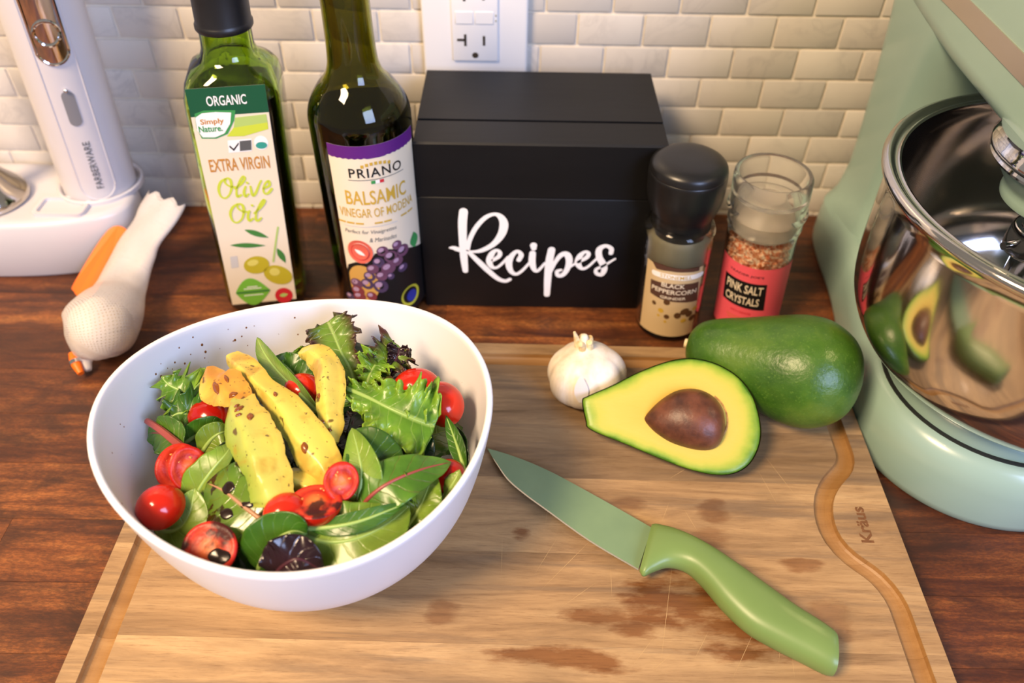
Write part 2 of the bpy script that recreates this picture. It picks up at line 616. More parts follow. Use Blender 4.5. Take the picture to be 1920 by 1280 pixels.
# resample evenly
dense = []
for i in range(len(path)):
    a, b_ = Vector(path[i]), Vector(path[(i + 1) % len(path)])
    k = max(1, int((b_ - a).length / 0.004))
    for j in range(k): dense.append(a + (b_ - a) * j / k)
for _ in range(2):
    dense = [(dense[i - 1] + dense[i] * 2 + dense[(i + 1) % len(dense)]) / 4 for i in range(len(dense))]
bm = bmesh.new()
rings = []
GW, GD = 0.0054, 0.0046
prof = [(-GW, 0.004), (-GW, 0.0)] + [(GW * math.cos(PI + PI * i / 8) * 0.98, -GD * abs(math.sin(PI * i / 8)) ** 0.45) for i in range(1, 8)] + [(GW, 0.0), (GW, 0.004)]
for i, p in enumerate(dense):
    tdir = (dense[(i + 1) % len(dense)] - dense[i - 1]).normalized()
    nn = Vector((-tdir.y, tdir.x))
    rings.append([(p.x + nn.x * s, p.y + nn.y * s, BT + h) for s, h in prof])
loft(bm, rings, loop=True)
bmesh.ops.recalc_face_normals(bm, faces=bm.faces)
me = bpy.data.meshes.new('cutter')
bm.to_mesh(me)
bm.free()
cutter = bpy.data.objects.new('cutter', me)
COL.objects.link(cutter)

edges_w = [-BD2, -0.098, -0.074, -0.0222, 0.0277, 0.0660, 0.1040, BD2]
for a, b_ in zip(edges_w[:-1], edges_w[1:]):
    bm = bmesh.new()
    box(bm, -BW2, BW2, a + 0.00004, b_ - 0.00004, 0.0, BT)
    if a == edges_w[0] or b_ == edges_w[-1]: pass
    me = bpy.data.meshes.new('plank')
    bm.to_mesh(me)
    bm.free()
    o = bpy.data.objects.new('plank', me)
    COL.objects.link(o)
    md = o.modifiers.new('groove', 'BOOLEAN')
    md.operation = 'DIFFERENCE'
    md.object = cutter
    md.solver = 'EXACT'
    dg = bpy.context.evaluated_depsgraph_get()
    me2 = bpy.data.meshes.new_from_object(o.evaluated_get(dg))
    o.modifiers.clear()
    o.data = me2
    me2.materials.clear()
    me2.materials.append(M_BOARD)
    o.parent = board
bpy.data.objects.remove(cutter)

# branded mark
M_BRAND = mottled('burnt_brand', (104, 66, 34), (124, 82, 46), 300, 0.7)
KM = [(0.1978, 0.2533)]
km = bl(*KM[0])
b = text2d('Kräus', 0, 0, 0.0235, 0.0070, bold=0.03, rot=PI / 2 - 0.02)
for v in b.verts:
    v.co = Vector((v.co.x + km[0], v.co.y + km[1], BT + 0.00008))
me = bpy.data.meshes.new('brand_lettering')
b.to_mesh(me)
b.free()
me.materials.append(M_BRAND)
o = bpy.data.objects.new('brand_lettering', me)
COL.objects.link(o)
o.parent = board

# knife scars: shallow pale cuts
M_SCAR = plain('knife_scar', (196, 162, 112), 0.6)
bm = bmesh.new()
rk = random.Random(5)
SCARS = [(0.0887, 0.2305, 0.0726, 0.1627), (0.1262, 0.1932, 0.1072, 0.1633), (0.1371, 0.1877, 0.1323, 0.1727), (0.0132, 0.218, 0.0281, 0.2443), (-0.0037, 0.2177, -0.0036, 0.2437), (0.0546, 0.2251, 0.0537, 0.2065), (0.0267, 0.2002, 0.0468, 0.2155), (0.0228, 0.269, 0.02, 0.2476), (0.0914, 0.2666, 0.0851, 0.2522), (0.1526, 0.3024, 0.1665, 0.268), (0.1468, 0.2903, 0.1534, 0.2641), (0.0918, 0.2815, 0.1093, 0.2935), (0.0592, 0.1689, 0.0742, 0.1867), (0.0909, 0.1734, 0.1014, 0.1899), (0.1398, 0.1768, 0.1385, 0.1663), (0.0159, 0.2089, 0.0488, 0.2447), (0.0694, 0.1678, 0.081, 0.1772), (0.0986, 0.2631, 0.1049, 0.2457)]
for x0, y0, x1, y1 in SCARS:
    p, q = Vector(bl(x0, y0)), Vector(bl(x1, y1))
    d = (q - p)
    nn = Vector((-d.y, d.x)).normalized() * 0.00010
    z = BT + 0.00006
    bm.faces.new([bm.verts.new((c.x, c.y, z)) for c in (p, p + d * 0.5 + nn, q, p + d * 0.5 - nn)])
me = bpy.data.meshes.new('knife_scars')
bm.to_mesh(me)
bm.free()
me.materials.append(M_SCAR)
o = bpy.data.objects.new('knife_scars', me)
COL.objects.link(o)
o.parent = board
tag(o, kind='stuff')

# ---- knife
M_BLADE = mottled('blade_coating', (112, 138, 102), (120, 146, 108), 30, 0.36)
M_HANDLE = mottled('green_handle_plastic', (110, 137, 74), (116, 143, 79), 20, 0.38)
M_EDGE = plain('ground_edge', (214, 205, 185), 0.25, metal=0.9)
KN_SPINE = [(-0.0137, 0.3004, 0.0285), (-0.0022, 0.2958, 0.0285), (0.011, 0.2894, 0.0285), (0.0243, 0.2815, 0.0285), (0.0368, 0.2728, 0.0285), (0.0578, 0.2579, 0.0285), (0.0775, 0.2435, 0.0285)]
KN_EDGE = [(-0.0137, 0.3004, 0.0285), (-0.0076, 0.2879, 0.0285), (-0.0009, 0.2761, 0.0285), (0.0085, 0.266, 0.0285), (0.0192, 0.2562, 0.0285), (0.0431, 0.2355, 0.0285), (0.0676, 0.2181, 0.0285)]
knife = empty('kitchen_knife', (KN_SPINE[3][0], KN_SPINE[3][1], BT), 'small kitchen knife with sage green blade and handle on the board', 'knife')
sp = catmull(KN_SPINE, 30)
ed = catmull(KN_EDGE, 30)
bm = bmesh.new()
rings = []
for i, (s, e) in enumerate(zip(sp, ed)):
    s, e = Vector(s), Vector(e)
    t = i / 29
    zz = BT + 0.0030 + 0.0046 * t
    s.z = e.z = zz
    m = s.lerp(e, 0.5)
    w = 0.0004 + 0.0006 * t
    rings.append([s + Vector((0, 0, w)), m + Vector((0, 0, w)), e + Vector((0, 0, 0.0001)), e - Vector((0, 0, 0.0001)), m - Vector((0, 0, w)), s - Vector((0, 0, w))])
loft(bm, rings)
blade = obj('blade', bm, M_BLADE, knife, angle=25)
bm = bmesh.new()
L = []
for i, (s, e) in enumerate(zip(sp, ed)):
    if i < 3: continue
    s, e = Vector(s), Vector(e)
    t = i / 29
    e.z = BT + 0.0030 + 0.0046 * t + 0.00022
    s.z = e.z
    d = (s - e).normalized()
    L.append((e - d * 0.0001, e + d * 0.0007 * min(1, t * 3)))
for i in range(len(L) - 1):
    bm.faces.new([bm.verts.new(p) for p in (L[i][0], L[i + 1][0], L[i + 1][1], L[i][1])])
bmesh.ops.remove_doubles(bm, verts=bm.verts, dist=1e-6)
obj('ground_edge', bm, M_EDGE, blade)
# handle: outline sections (upper edge, lower edge) and half thickness
KN_H = [((0.0776, 0.2448), (0.0679, 0.2166), 0.003), ((0.0796, 0.2449), (0.0699, 0.2139), 0.0046), ((0.0821, 0.2442), (0.0754, 0.2167), 0.0056), ((0.0888, 0.2417), (0.0836, 0.2197), 0.0068), ((0.0976, 0.2368), (0.0927, 0.2177), 0.008), ((0.1078, 0.2296), (0.0998, 0.2099), 0.0089), ((0.1199, 0.2194), (0.1078, 0.1968), 0.0092), ((0.1315, 0.2086), (0.1177, 0.185), 0.0094), ((0.1437, 0.1971), (0.1297, 0.1771), 0.0094), ((0.1525, 0.1902), (0.141, 0.1707), 0.0092), ((0.158, 0.1853), (0.1504, 0.1652), 0.0088), ((0.1593, 0.1835), (0.1544, 0.1642), 0.008)]
bm = bmesh.new()
rings = []
KH = catmull([(a[0], a[1], b[0], b[1], t) for a, b, t in KN_H], 44)
for (ax, ay, bx_, by_, th) in KH:
    a, b_ = Vector((ax, ay)), Vector((bx_, by_))
    c = (a + b_) / 2
    hw = (a - b_) / 2
    zc = BT + 0.0094
    ring = []
    for j in range(24):
        an = 2 * PI * j / 24
        cs, sn = math.cos(an), math.sin(an)
        e = 0.78
        u = math.copysign(abs(cs) ** e, cs)
        w = math.copysign(abs(sn) ** e, sn)
        q = c + hw * u
        ring.append((q.x, q.y, zc + th * w))
    rings.append(ring)
loft(bm, rings)
obj('handle', bm, M_HANDLE, knife, angle=50)

# ================================================================== olive oil bottle
M_GREEN_GLASS = plain('green_glass', (176, 208, 84), 0.03, trans=1.0, ior=1.5)
M_OIL = plain('olive_oil', (150, 168, 30), 0.02, trans=1.0, ior=1.46)
M_BLACK_PLASTIC = mottled('black_plastic', (20, 20, 24), (27, 27, 32), 40, 0.38)
def ink(name, rgb, rough=0.5): return plain('ink_' + name, rgb, rough)
I_WHITE = ink('white', (246, 244, 240))
I_CREAM = ink('cream', (236, 222, 196))
I_DKGREEN = ink('dark_green', (14, 84, 54))
I_MIDGREEN = ink('mid_green', (60, 150, 80))
I_PALEGREEN = ink('pale_green', (178, 204, 112))
I_LIME = ink('lime', (202, 216, 66))
I_LEAFGREEN = ink('leaf_green', (66, 130, 60))
I_BADGE = ink('badge_green', (120, 190, 64))
I_BROWN = ink('caramel', (196, 136, 54))
I_OLIVE = ink('olive', (192, 178, 44))
I_OLIVE_HI = ink('olive_light', (222, 212, 106))
I_RED = ink('red', (206, 40, 52))
I_GREY = ink('grey', (90, 92, 92))
I_LTGREY = ink('light_grey', (205, 203, 200))
I_TEAL = ink('teal', (54, 156, 140))
I_BLACK = ink('black', (18, 17, 18))
I_PURPLE = ink('purple', (92, 28, 122))
I_GOLD = ink('gold', (204, 166, 60))
I_GRAPE = [ink('grape', (104, 66, 92)), ink('grape_red', (128, 56, 62)), ink('grape_blue', (72, 56, 88))]
I_GRAPE_HI = ink('grape_highlight', (176, 146, 176))  # highlight printed into each grape
I_TAN = ink('tan', (206, 160, 82))
I_SEALRED = ink('seal_red', (226, 104, 84))
I_SEALYEL = ink('seal_yellow', (206, 200, 60))
I_BLUE = ink('seal_blue', (44, 56, 150))
I_PINK = ink('pink', (246, 96, 112))
I_PEPLABEL = ink('kraft', (208, 182, 138))
I_PEPBROWN = ink('coffee', (84, 56, 44))
I_CORN = ink('corn', (92, 62, 34))

OK = 0.064      # it does not stand quite plumb
OBX, OBY, OBW, OBA = -0.1885, 0.474, 0.058, math.radians(10.0)
olive_b = empty('olive_oil_bottle', (OBX, OBY, 0), 'square green glass olive oil bottle with cream label and black cap', 'bottle')
def ol_ring(hw, r, z, n=8):
    c, s = math.cos(OBA), math.sin(OBA)
    return [(OBX + OK * z + x * c - y * s, OBY + x * s + y * c, z) for x, y in rrect(hw, hw, r, n)]
H = OBW / 2
outer = [(H - 0.006, 0.008, 0.0), (H - 0.001, 0.011, 0.003), (H, 0.011, 0.010), (H, 0.011, 0.160), (H - 0.0002, 0.012, 0.168), (H - 0.0015, 0.015, 0.1755),
         (H - 0.0045, 0.019, 0.1815), (H - 0.0095, 0.0185, 0.1855), (0.0172, 0.0165, 0.1882), (0.0158, 0.0158, 0.1925), (0.0155, 0.0155, 0.2015), (0.0152, 0.0152, 0.236)]
inner = [(max(hw - 0.0028, 0.0125), max(r - 0.0026, 0.0115) if hw > 0.02 else 0.0125, z + (0.004 if i < 3 else (-0.0018 if i > 4 and i < 9 else 0))) for i, (hw, r, z) in enumerate(outer)]
inner = [(hw, min(r, hw), z) for hw, r, z in inner]
bm = bmesh.new()
rings = [ol_ring(*o_) for o_ in outer] + [ol_ring(*i_) for i_ in reversed(inner)]
loft(bm, rings)
obj('glass', bm, M_GREEN_GLASS, olive_b, angle=60)
bm = bmesh.new()
oil = [(hw - 0.0004, r, z) for hw, r, z in inner if z < 0.165] + [(inner[4][0] - 0.0004, inner[4][1], 0.1665)]
oil[0] = (oil[0][0], oil[0][1], oil[0][2] + 0.0004)
loft(bm, [ol_ring(*o_) for o_ in oil])
obj('oil', bm, M_OIL, olive_b, angle=60)
# cap with a skirt and a domed top
bm = bmesh.new()
lathe(bm, [(0.0166, 0.2035), (0.0172, 0.2045), (0.0172, 0.2068), (0.0168, 0.2074), (0.0164, 0.2085), (0.0162, 0.2330), (0.0158, 0.2395), (0.0146, 0.2420)], OBX, OBY, 48)
lean(bm, OK)
obj('cap', bm, M_BLACK_PLASTIC, olive_b)
OP0 = (OBX + math.sin(OBA) * H, OBY - math.cos(OBA) * H)
_om = flat_map(OP0, OBA)
omap = lambda u, v, off: _om(u, v, off) + Vector((OK * v, 0, 0))
O_LAB = [(-0.0217, 0.1794), (0.0213, 0.1792), (-0.0228, 0.1622), (0.0202, 0.1603), (-0.0227, 0.0), (0.0228, 0.0082), (-0.0238, 0.1028), (0.0214, 0.0984)]
LU0, LU1 = O_LAB[6][0] - 0.0005, O_LAB[7][0] + 0.0005
LZ1 = (O_LAB[0][1] + O_LAB[1][1]) / 2
LZB = (O_LAB[2][1] + O_LAB[3][1]) / 2
def rect2(u0, u1, v0, v1): return [(u0, v0), (u1, v0), (u1, v1), (u0, v1)]
olab = poly_decal('label', rect2(LU0, LU1, 0.010, LZ1), I_CREAM, omap, 0.00015, olive_b)
poly_decal('top_band', rect2(LU0, LU1, LZB, LZ1), I_DKGREEN, omap, 0.00025, olab)
O_TXT = {'o': (-0.0017917925152439278, 0.17083756176247544, 0.02343328759172253, 0.006456775925427177), 's': (-0.01244567255889267, 0.15726478434717975, 0.013940421143810104, 0.004574751241142511), 'n': (-0.01416939683849889, 0.15291303002320986, 0.014076196522578698, 0.004271683280056837), 'e': (-0.0009087751181314834, 0.12693398613875334, 0.03740347079666809, 0.009191494966939107)}
decal('lettering', text2d('ORGANIC', *O_TXT['o'], bold=0.015), I_WHITE, omap, 0.00035, olab)
O_P = {'g': [(-0.02173723160514994, 0.16339606500490927), (-0.01602174523924463, 0.16510992093374582), (-0.0070761399829735805, 0.16470466235364856), (0.0024436645061342074, 0.16400663156274375), (0.0005780875418488936, 0.1572711314208367), (-0.004628826511154656, 0.14857408676556255), (-0.012034410565822348, 0.145865409292946), (-0.02057526301706942, 0.14655113701812905), (-0.022412639675903328, 0.15388000450525133)], 'w': [(-0.021767346929566507, 0.16087178763619606), (-0.01745127075513255, 0.1634561020647842), (-0.00950112106549418, 0.16375038124223915), (-0.00026795752151192315, 0.16269014732785833), (-0.001995331439492402, 0.15553538109123), (-0.006506189463249589, 0.14911668463897593), (-0.012446648262995314, 0.14682382452076692), (-0.01984016349294831, 0.14741495347926192), (-0.02220416803719345, 0.15256863181355915)], 's1': [(0.001445154681953005, 0.1591282729220851), (0.020190530554251344, 0.16002969283388604), (0.02026768247134616, 0.15448215278490635), (-0.000535421722809586, 0.15244123162889325)], 's2': [(-0.000535421722809586, 0.15244123162889325), (0.02026768247134616, 0.15448215278490635), (0.02013466637479691, 0.14991821652576998), (0.0048866240581446965, 0.14623421824928845), (-0.005500466418595352, 0.1467974856827054)], 'nb': [(-0.005608534856987133, 0.14402021614794142), (0.009029704534017314, 0.14417421420289417), (0.008008516976556322, 0.13548531196598357), (-0.006214153998187237, 0.1353110773549891)], 'nd': [(0.0015927241094798508, 0.1430378082598886), (0.008663625649542074, 0.14326882213525338), (0.007891088079668524, 0.13631349461837222), (0.0007556817391838784, 0.13609053049663994)], 'nc': [(-0.004764498387308773, 0.1406065140685272), (-0.0028332045118704937, 0.13801865561509552), (0.0007553053344322783, 0.1421690098225128), (0.0009587839859157756, 0.14121345022645493), (-0.0028565501106693194, 0.13639195601935056), (-0.005284262741924687, 0.13957226910783538)], 'gb': [(-0.018812946538135672, 0.05411190248238823), (-0.013934076114249832, 0.054396231495401626), (-0.014462396912143134, 0.0442660239480846), (-0.019530373375033157, 0.04400109631186766)]}
poly_decal('swoosh', O_P['s1'], I_PALEGREEN, omap, 0.00030, olab)
poly_decal('swoosh', O_P['s2'], I_LIME, omap, 0.00030, olab)
poly_decal('emblem', O_P['g'], I_MIDGREEN, omap, 0.00035, olab)
poly_decal('emblem', O_P['w'], I_WHITE, omap, 0.00045, olab)
decal('lettering', text2d('Simply', *O_TXT['s'], bold=0.025), I_BROWN, omap, 0.00055, olab)
decal('lettering', text2d('Nature.', *O_TXT['n'], bold=0.025), I_MIDGREEN, omap, 0.00055, olab)
poly_decal('seal', O_P['nb'], I_WHITE, omap, 0.00030, olab)
poly_decal('seal', O_P['nd'], I_GREY, omap, 0.00040, olab)
poly_decal('seal', O_P['nc'], I_BLACK, omap, 0.00040, olab)
poly_decal('seal', O_P['gb'], I_LTGREY, omap, 0.00030, olab)
O_E = {'us': (0.014440878757876353, 0.140787682578013, 0.004333446320503219, 0.005030854998250123), 'us2': (0.014437314858612136, 0.13903236901383803, 0.0035209453032960837, 0.0024026672670410254), 'ol1': (-0.002030463969638019, 0.04487614930657863, 0.00893049613684593, 0.0077101504185911884), 'ol2': (0.011600707463422096, 0.03420909717129311, 0.008041659352447548, 0.010653533290311656), 'bd': (-0.007880475539261892, 0.02082906085591485, 0.012406520656082332, 0.012682771857357611), 'rd': (0.013331184148144172, 0.014486336344335715, 0.0063119122732098725, 0.00722804533141691)}
e = O_E['us']; poly_decal('seal', ellipse2d(*e), I_WHITE, omap, 0.00030, olab)
e = O_E['us2']; poly_decal('seal', ellipse2d(*e), I_TEAL, omap, 0.00040, olab)
decal('lettering', text2d('EXTRA VIRGIN', *O_TXT['e'], bold=0.015), I_BROWN, omap, 0.00035, olab)
O_SCRIPT = [[(-0.0116, 0.1168), (-0.0149, 0.1144), (-0.0169, 0.1093), (-0.0164, 0.1039), (-0.0137, 0.1023), (-0.0106, 0.1052), (-0.0086, 0.1103), (-0.0085, 0.1156), (-0.0105, 0.1171), (-0.0121, 0.1142), (-0.01, 0.1112), (-0.0065, 0.1099)], [(-0.0066, 0.1088), (-0.002, 0.1124), (0.0006, 0.1161), (-0.0005, 0.1175), (-0.0033, 0.1134), (-0.0059, 0.1074), (-0.0061, 0.1029), (-0.0037, 0.1036)], [(0.0002, 0.1099), (-0.0014, 0.1056), (-0.0009, 0.1024), (0.0012, 0.104)], [(0.0033, 0.1097), (0.0037, 0.1029), (0.006, 0.1045), (0.0089, 0.1105), (0.0106, 0.1134)], [(0.0115, 0.1074), (0.0154, 0.1094), (0.0153, 0.1127), (0.0129, 0.111), (0.0112, 0.1067), (0.0117, 0.1035), (0.014, 0.1037), (0.0165, 0.1066)], [(-0.007, 0.0971), (-0.0104, 0.0947), (-0.0127, 0.0898), (-0.0121, 0.0841), (-0.0093, 0.0824), (-0.0057, 0.0853), (-0.0038, 0.0908), (-0.0038, 0.0954), (-0.0059, 0.097), (-0.0074, 0.0944), (-0.0049, 0.0911), (-0.0017, 0.0901)], [(-0.0001, 0.0909), (-0.0018, 0.0863), (-0.0011, 0.083), (0.0013, 0.0846)], [(0.0028, 0.0887), (0.0077, 0.0933), (0.0107, 0.0975), (0.0099, 0.0987), (0.0067, 0.0944), (0.0039, 0.0881), (0.0032, 0.0835), (0.0046, 0.0826), (0.0067, 0.0845)], [(0.0015, 0.1131), (0.0018, 0.1127)], [(0.0021, 0.0954), (0.0024, 0.095)]]
for k, s in enumerate(O_SCRIPT):
    decal('script_lettering', stroke2d([(u, v, 0.00095 if (i % 5) in (1, 2) else 0.0007) for i, (u, v) in enumerate(s)]), I_LIME, omap, 0.00035 + 0.00003 * k, olab)
O_LF = [[(-0.0057, 0.0759), (0.0096, 0.0675)], [(-0.0172, 0.064), (0.0067, 0.0611)], [(0.0139, 0.058), (0.0182, 0.0442)]]
for (p, q), w in zip(O_LF, (0.0022, 0.0020, 0.0022)):
    poly_decal('printed_leaf', leaf2d(p, q, w), I_LEAFGREEN, omap, 0.00035, olab)
O_ST = [(0.0167, 0.0756), (0.014, 0.0646), (0.0098, 0.0466)]
decal('printed_twig', stroke2d([(u, v, 0.0007) for u, v in O_ST]), I_PALEGREEN, omap, 0.00036, olab)
for k_, rot in (('ol1', 0.25), ('ol2', 0.9)):
    e = O_E[k_]
    poly_decal('printed_olive', ellipse2d(e[0], e[1], e[2], e[3], rot), I_OLIVE, omap, 0.00040, olab)
    poly_decal('printed_olive', ellipse2d(e[0] - e[2] * 0.25, e[1] + e[3] * 0.3, e[2] * 0.45, e[3] * 0.35, rot), I_OLIVE_HI, omap, 0.00048, olab)
e = O_E['bd']
poly_decal('badge', leaf2d((e[0] - e[2], e[1]), (e[0] + e[2], e[1]), e[3]), I_BADGE, omap, 0.00035, olab)
poly_decal('badge', rect2(e[0] - e[2] * 0.95, e[0] + e[2] * 0.95, e[1] - 0.0011, e[1] + 0.0009), I_LEAFGREEN, omap, 0.00042, olab)
for dv, w in ((0.0030, 0.5), (-0.0030, 0.55), (0.0047, 0.3)):
    poly_decal('badge', rect2(e[0] - e[2] * w, e[0] + e[2] * w, e[1] + dv - 0.0004, e[1] + dv + 0.0004), I_WHITE, omap, 0.00042, olab)
e = O_E['rd']
poly_decal('badge', ellipse2d(*e), I_RED, omap, 0.00035, olab)
poly_decal('badge', leaf2d((e[0] - e[2] * 0.5, e[1]), (e[0] + e[2] * 0.5, e[1] + 0.001), e[3] * 0.25), I_PALEGREEN, omap, 0.00042, olab)
# paper on the rear face, seen through the glass
_bm2 = flat_map((OBX - math.sin(OBA) * H, OBY + math.cos(OBA) * H), OBA + PI)
bmap = lambda u, v, off: _bm2(u, v, off) + Vector((OK * v, 0, 0))
poly_decal('back_label', rect2(-0.021, 0.021, 0.012, 0.158), I_DKGREEN, bmap, 0.0002, olive_b)

# ================================================================== balsamic vinegar bottle
VX, VY, VR = -0.0985, 0.462, 0.0325
M_DARK_GLASS = plain('dark_olive_glass', (140, 138, 40), 0.03, trans=1.0, ior=1.5)
M_VINEGAR = plain('vinegar', (9, 6, 7), 0.12)
vinegar = empty('balsamic_vinegar_bottle', (VX, VY, 0), 'tall dark round vinegar bottle with purple banded cream label', 'bottle')
vp = [(VR - 0.006, 0.0), (VR - 0.0015, 0.0025), (VR, 0.008), (VR, 0.150), (VR - 0.0004, 0.158), (VR - 0.003, 0.166), (VR - 0.0085, 0.1745), (0.0185, 0.181), (0.0158, 0.1875), (0.0148, 0.196), (0.0143, 0.215), (0.0138, 0.262)]
vs_ = smooth_prof(vp[3:], 40)
vo = vp[:3] + vs_
vi = [(max(r - 0.0028, 0.0105), z + (0.004 if i < 2 else 0)) for i, (r, z) in enumerate(vo)]
bm = bmesh.new()
lathe(bm, vo + vi[::-1], VX, VY, 64)
obj('glass', bm, M_DARK_GLASS, vinegar, angle=60)
bm = bmesh.new()
liq = [(r - 0.0003, z + 0.0004) for r, z in vi if z < 0.158]
lathe(bm, liq + [(liq[-1][0], 0.1595)], VX, VY, 64)
obj('vinegar', bm, M_VINEGAR, vinegar, angle=60)
bm = bmesh.new()
lathe(bm, [(0.0148, 0.250), (0.0150, 0.252), (0.0150, 0.280), (0.0144, 0.283), (0.012, 0.284)], VX, VY, 40)
obj('cap', bm, M_BLACK_PLASTIC, vinegar)
vmap = cyl_map(VX, VY, VR)
V_LAB = [(-0.0158, 0.152), (0.047, 0.1476), (-0.0168, 0.1436), (0.0461, 0.1392), (-0.0194, 0.0718), (0.0446, 0.0712)]
VS0, VS1 = (V_LAB[0][0] + V_LAB[4][0]) / 2, (V_LAB[1][0] + V_LAB[5][0]) / 2
VZ1 = (V_LAB[0][1] + V_LAB[1][1]) / 2
VZB = (V_LAB[2][1] + V_LAB[3][1]) / 2
ST = 0.0022
vlab = poly_decal('label', rect2(VS0, VS1, 0.010, VZ1), I_CREAM, vmap, 0.00015, vinegar, step=ST)
band = [(VS0, VZ1), (VS0, VZB)]
nsc = 34
for i in range(nsc):
    band.append((VS0 + (VS1 - VS0) * (i + 0.5) / nsc, VZB - (0.0006 if i % 2 else 0.0)))
band += [(VS1, VZB), (VS1, VZ1)]
poly_decal('top_band', band, I_PURPLE, vmap, 0.00025, vlab, step=ST)
V_T = {'p': (0.012600544638986654, 0.1309126400816215, 0.03495840021151667, 0.006744153656199514), 'b': (0.011470017083298922, 0.11284120611517301, 0.04166992934432857, 0.010639958164436913), 'v': (0.01127538357888019, 0.10122373728282824, 0.05345021306433981, 0.006910012117310793), 'h1': (0.003918691347070581, 0.08580555136630313, 0.03542653274388963, 0.0038646976717606196), 'h2': (0.011695489727047533, 0.07967885933628449, 0.018588746922953453, 0.003435279524797885), 'ul': (0.012874534452284682, 0.12592404181918382, 0.03738068342980952, 0.00045552506184548536), 'fl': (0.012405469063321477, 0.12394604145575416, 0.008261087534865716, 0.0022915037283026685), 'l1': (0.009890473261857562, 0.09302894900775183, 0.055584088853225924, 0.0016651557792333738), 'l2': (0.0044349466279627854, 0.0904886303222906, 0.03631847819900216, 0.0006355445186484454), 'ar': (0.012579068188073434, 0.1371784827348756, 0.01725404990471302, 0.0022099152698566993)}
decal('lettering', text2d('PRIANO', *V_T['p'], bold=0.012, space=1.15), I_BLACK, vmap, 0.00035, vlab, step=ST)
decal('lettering', text2d('BALSAMIC', *V_T['b'], bold=0.012), I_GOLD, vmap, 0.00035, vlab, step=ST)
decal('lettering', text2d('VINEGAR OF MODENA', *V_T['v'], bold=0.008), I_GOLD, vmap, 0.00035, vlab, step=ST)
decal('lettering', text2d('Perfect for Vinaigrettes', *V_T['h1'], shear=0.25), I_GREY, vmap, 0.00035, vlab, step=ST)
decal('lettering', text2d('& Marinades', *V_T['h2'], shear=0.25), I_GREY, vmap, 0.00035, vlab, step=ST)
def bar(t, mat, parent, mp, off=0.00035, step=ST, name='rule'):
    return poly_decal(name, rect2(t[0] - t[2] / 2, t[0] + t[2] / 2, t[1] - t[3] / 2, t[1] + t[3] / 2), mat, mp, off, parent, step=step)
bar(V_T['ul'], I_GREY, vlab, vmap)
t = V_T['fl']
for i, m_ in enumerate((I_MIDGREEN, I_WHITE, I_RED)):
    bar((t[0] + (i - 1) * t[2] / 3, t[1], t[2] / 3, t[3]), m_, vlab, vmap, name='flag_stripe')
t = V_T['l1']
for i in range(9):
    if i in (3, 6): continue
    bar((t[0] + (i - 4) * t[2] / 9, t[1], t[2] / 9 * 0.86, t[3] * 0.8), I_GOLD, vlab, vmap)
bar(V_T['l2'], I_LTGREY, vlab, vmap)
t = V_T['ar']
for i in range(7):
    k = (i - 3) / 3
    bar((t[0] + k * t[2] / 2, t[1] - 0.0016 * k * k, t[2] / 9, t[3]), I_GOLD, vlab, vmap, name='ornament')
V_DARK = [(-0.0206, 0.051), (-0.0158, 0.0564), (-0.0093, 0.0602), (-0.0016, 0.06), (0.001, 0.0624), (0.0046, 0.0683), (0.0146, 0.0703), (0.0253, 0.0665), (0.039, 0.0573)]
dk = [(VS0, V_DARK[0][1])] + [p for p in V_DARK[1:-1]] + [(VS1, V_DARK[-1][1]), (VS1, 0.0095), (VS0, 0.0095)]
poly_decal('printed_backdrop', dk, I_BLACK, vmap, 0.00030, vlab, step=ST)  # dark background of the label print
V_E = {'disc': (-0.006096436985864761, 0.04185570039388553, 0.011171845095719389, 0.01598439989134376), 'red': (-0.005088637188111997, 0.06978249430601952, 0.008653993265108049, 0.009662195590253775), 'sy': (0.02745029391478447, 0.02332761029766034, 0.008316522432733627, 0.00896722786155435), 'sb': (0.02813369295011881, 0.02275451836612047, 0.004550336573626957, 0.005203907563790355), 'lf': (0.03600732866773517, 0.06790725749001347, 0.004503911459985098, 0.006424277967013559)}
e = V_E['disc']
dz = [(u, max(v, 0.010)) for u, v in ellipse2d(*e)]
dz = [(max(u, VS0 + 0.0012), v) for u, v in dz]
poly_decal('printed_board', dz, I_TAN, vmap, 0.00036, vlab, step=ST)
V_GR = [(0.0099, 0.0697, 0.004, 0.0041), (0.0204, 0.0717, 0.0036, 0.0037), (0.0246, 0.0653, 0.0049, 0.0049), (0.0151, 0.0638, 0.0046, 0.005), (0.0196, 0.0582, 0.0042, 0.0039), (0.0064, 0.0607, 0.0039, 0.0046), (0.0231, 0.051, 0.0039, 0.0034), (0.0126, 0.0545, 0.0052, 0.005), (0.0018, 0.0552, 0.0043, 0.004), (-0.001, 0.0488, 0.004, 0.0043), (0.0073, 0.0487, 0.0042, 0.0043), (0.0135, 0.0472, 0.0025, 0.003), (-0.0113, 0.0409, 0.0046, 0.0045), (-0.0034, 0.0419, 0.0044, 0.0047), (0.0058, 0.0397, 0.005, 0.0058), (-0.0111, 0.0341, 0.005, 0.0046), (-0.0014, 0.031, 0.0036, 0.0041), (-0.0106, 0.0291, 0.005, 0.0039), (-0.0188, 0.0262, 0.0039, 0.0034)]
rg = random.Random(2)
for i, e in enumerate(V_GR):
    off = 0.00042 + i * 0.00001
    poly_decal('printed_grape', ellipse2d(e[0], e[1], e[2], e[3], 0.3), I_GRAPE[1 if e[1] < 0.035 and rg.random() < 0.6 else rg.choice((0, 0, 2))], vmap, off, vlab)
    poly_decal('printed_grape', ellipse2d(e[0] - e[2] * 0.25, e[1] + e[3] * 0.28, e[2] * 0.5, e[3] * 0.42, 0.5), I_GRAPE_HI, vmap, off + 0.000006, vlab)
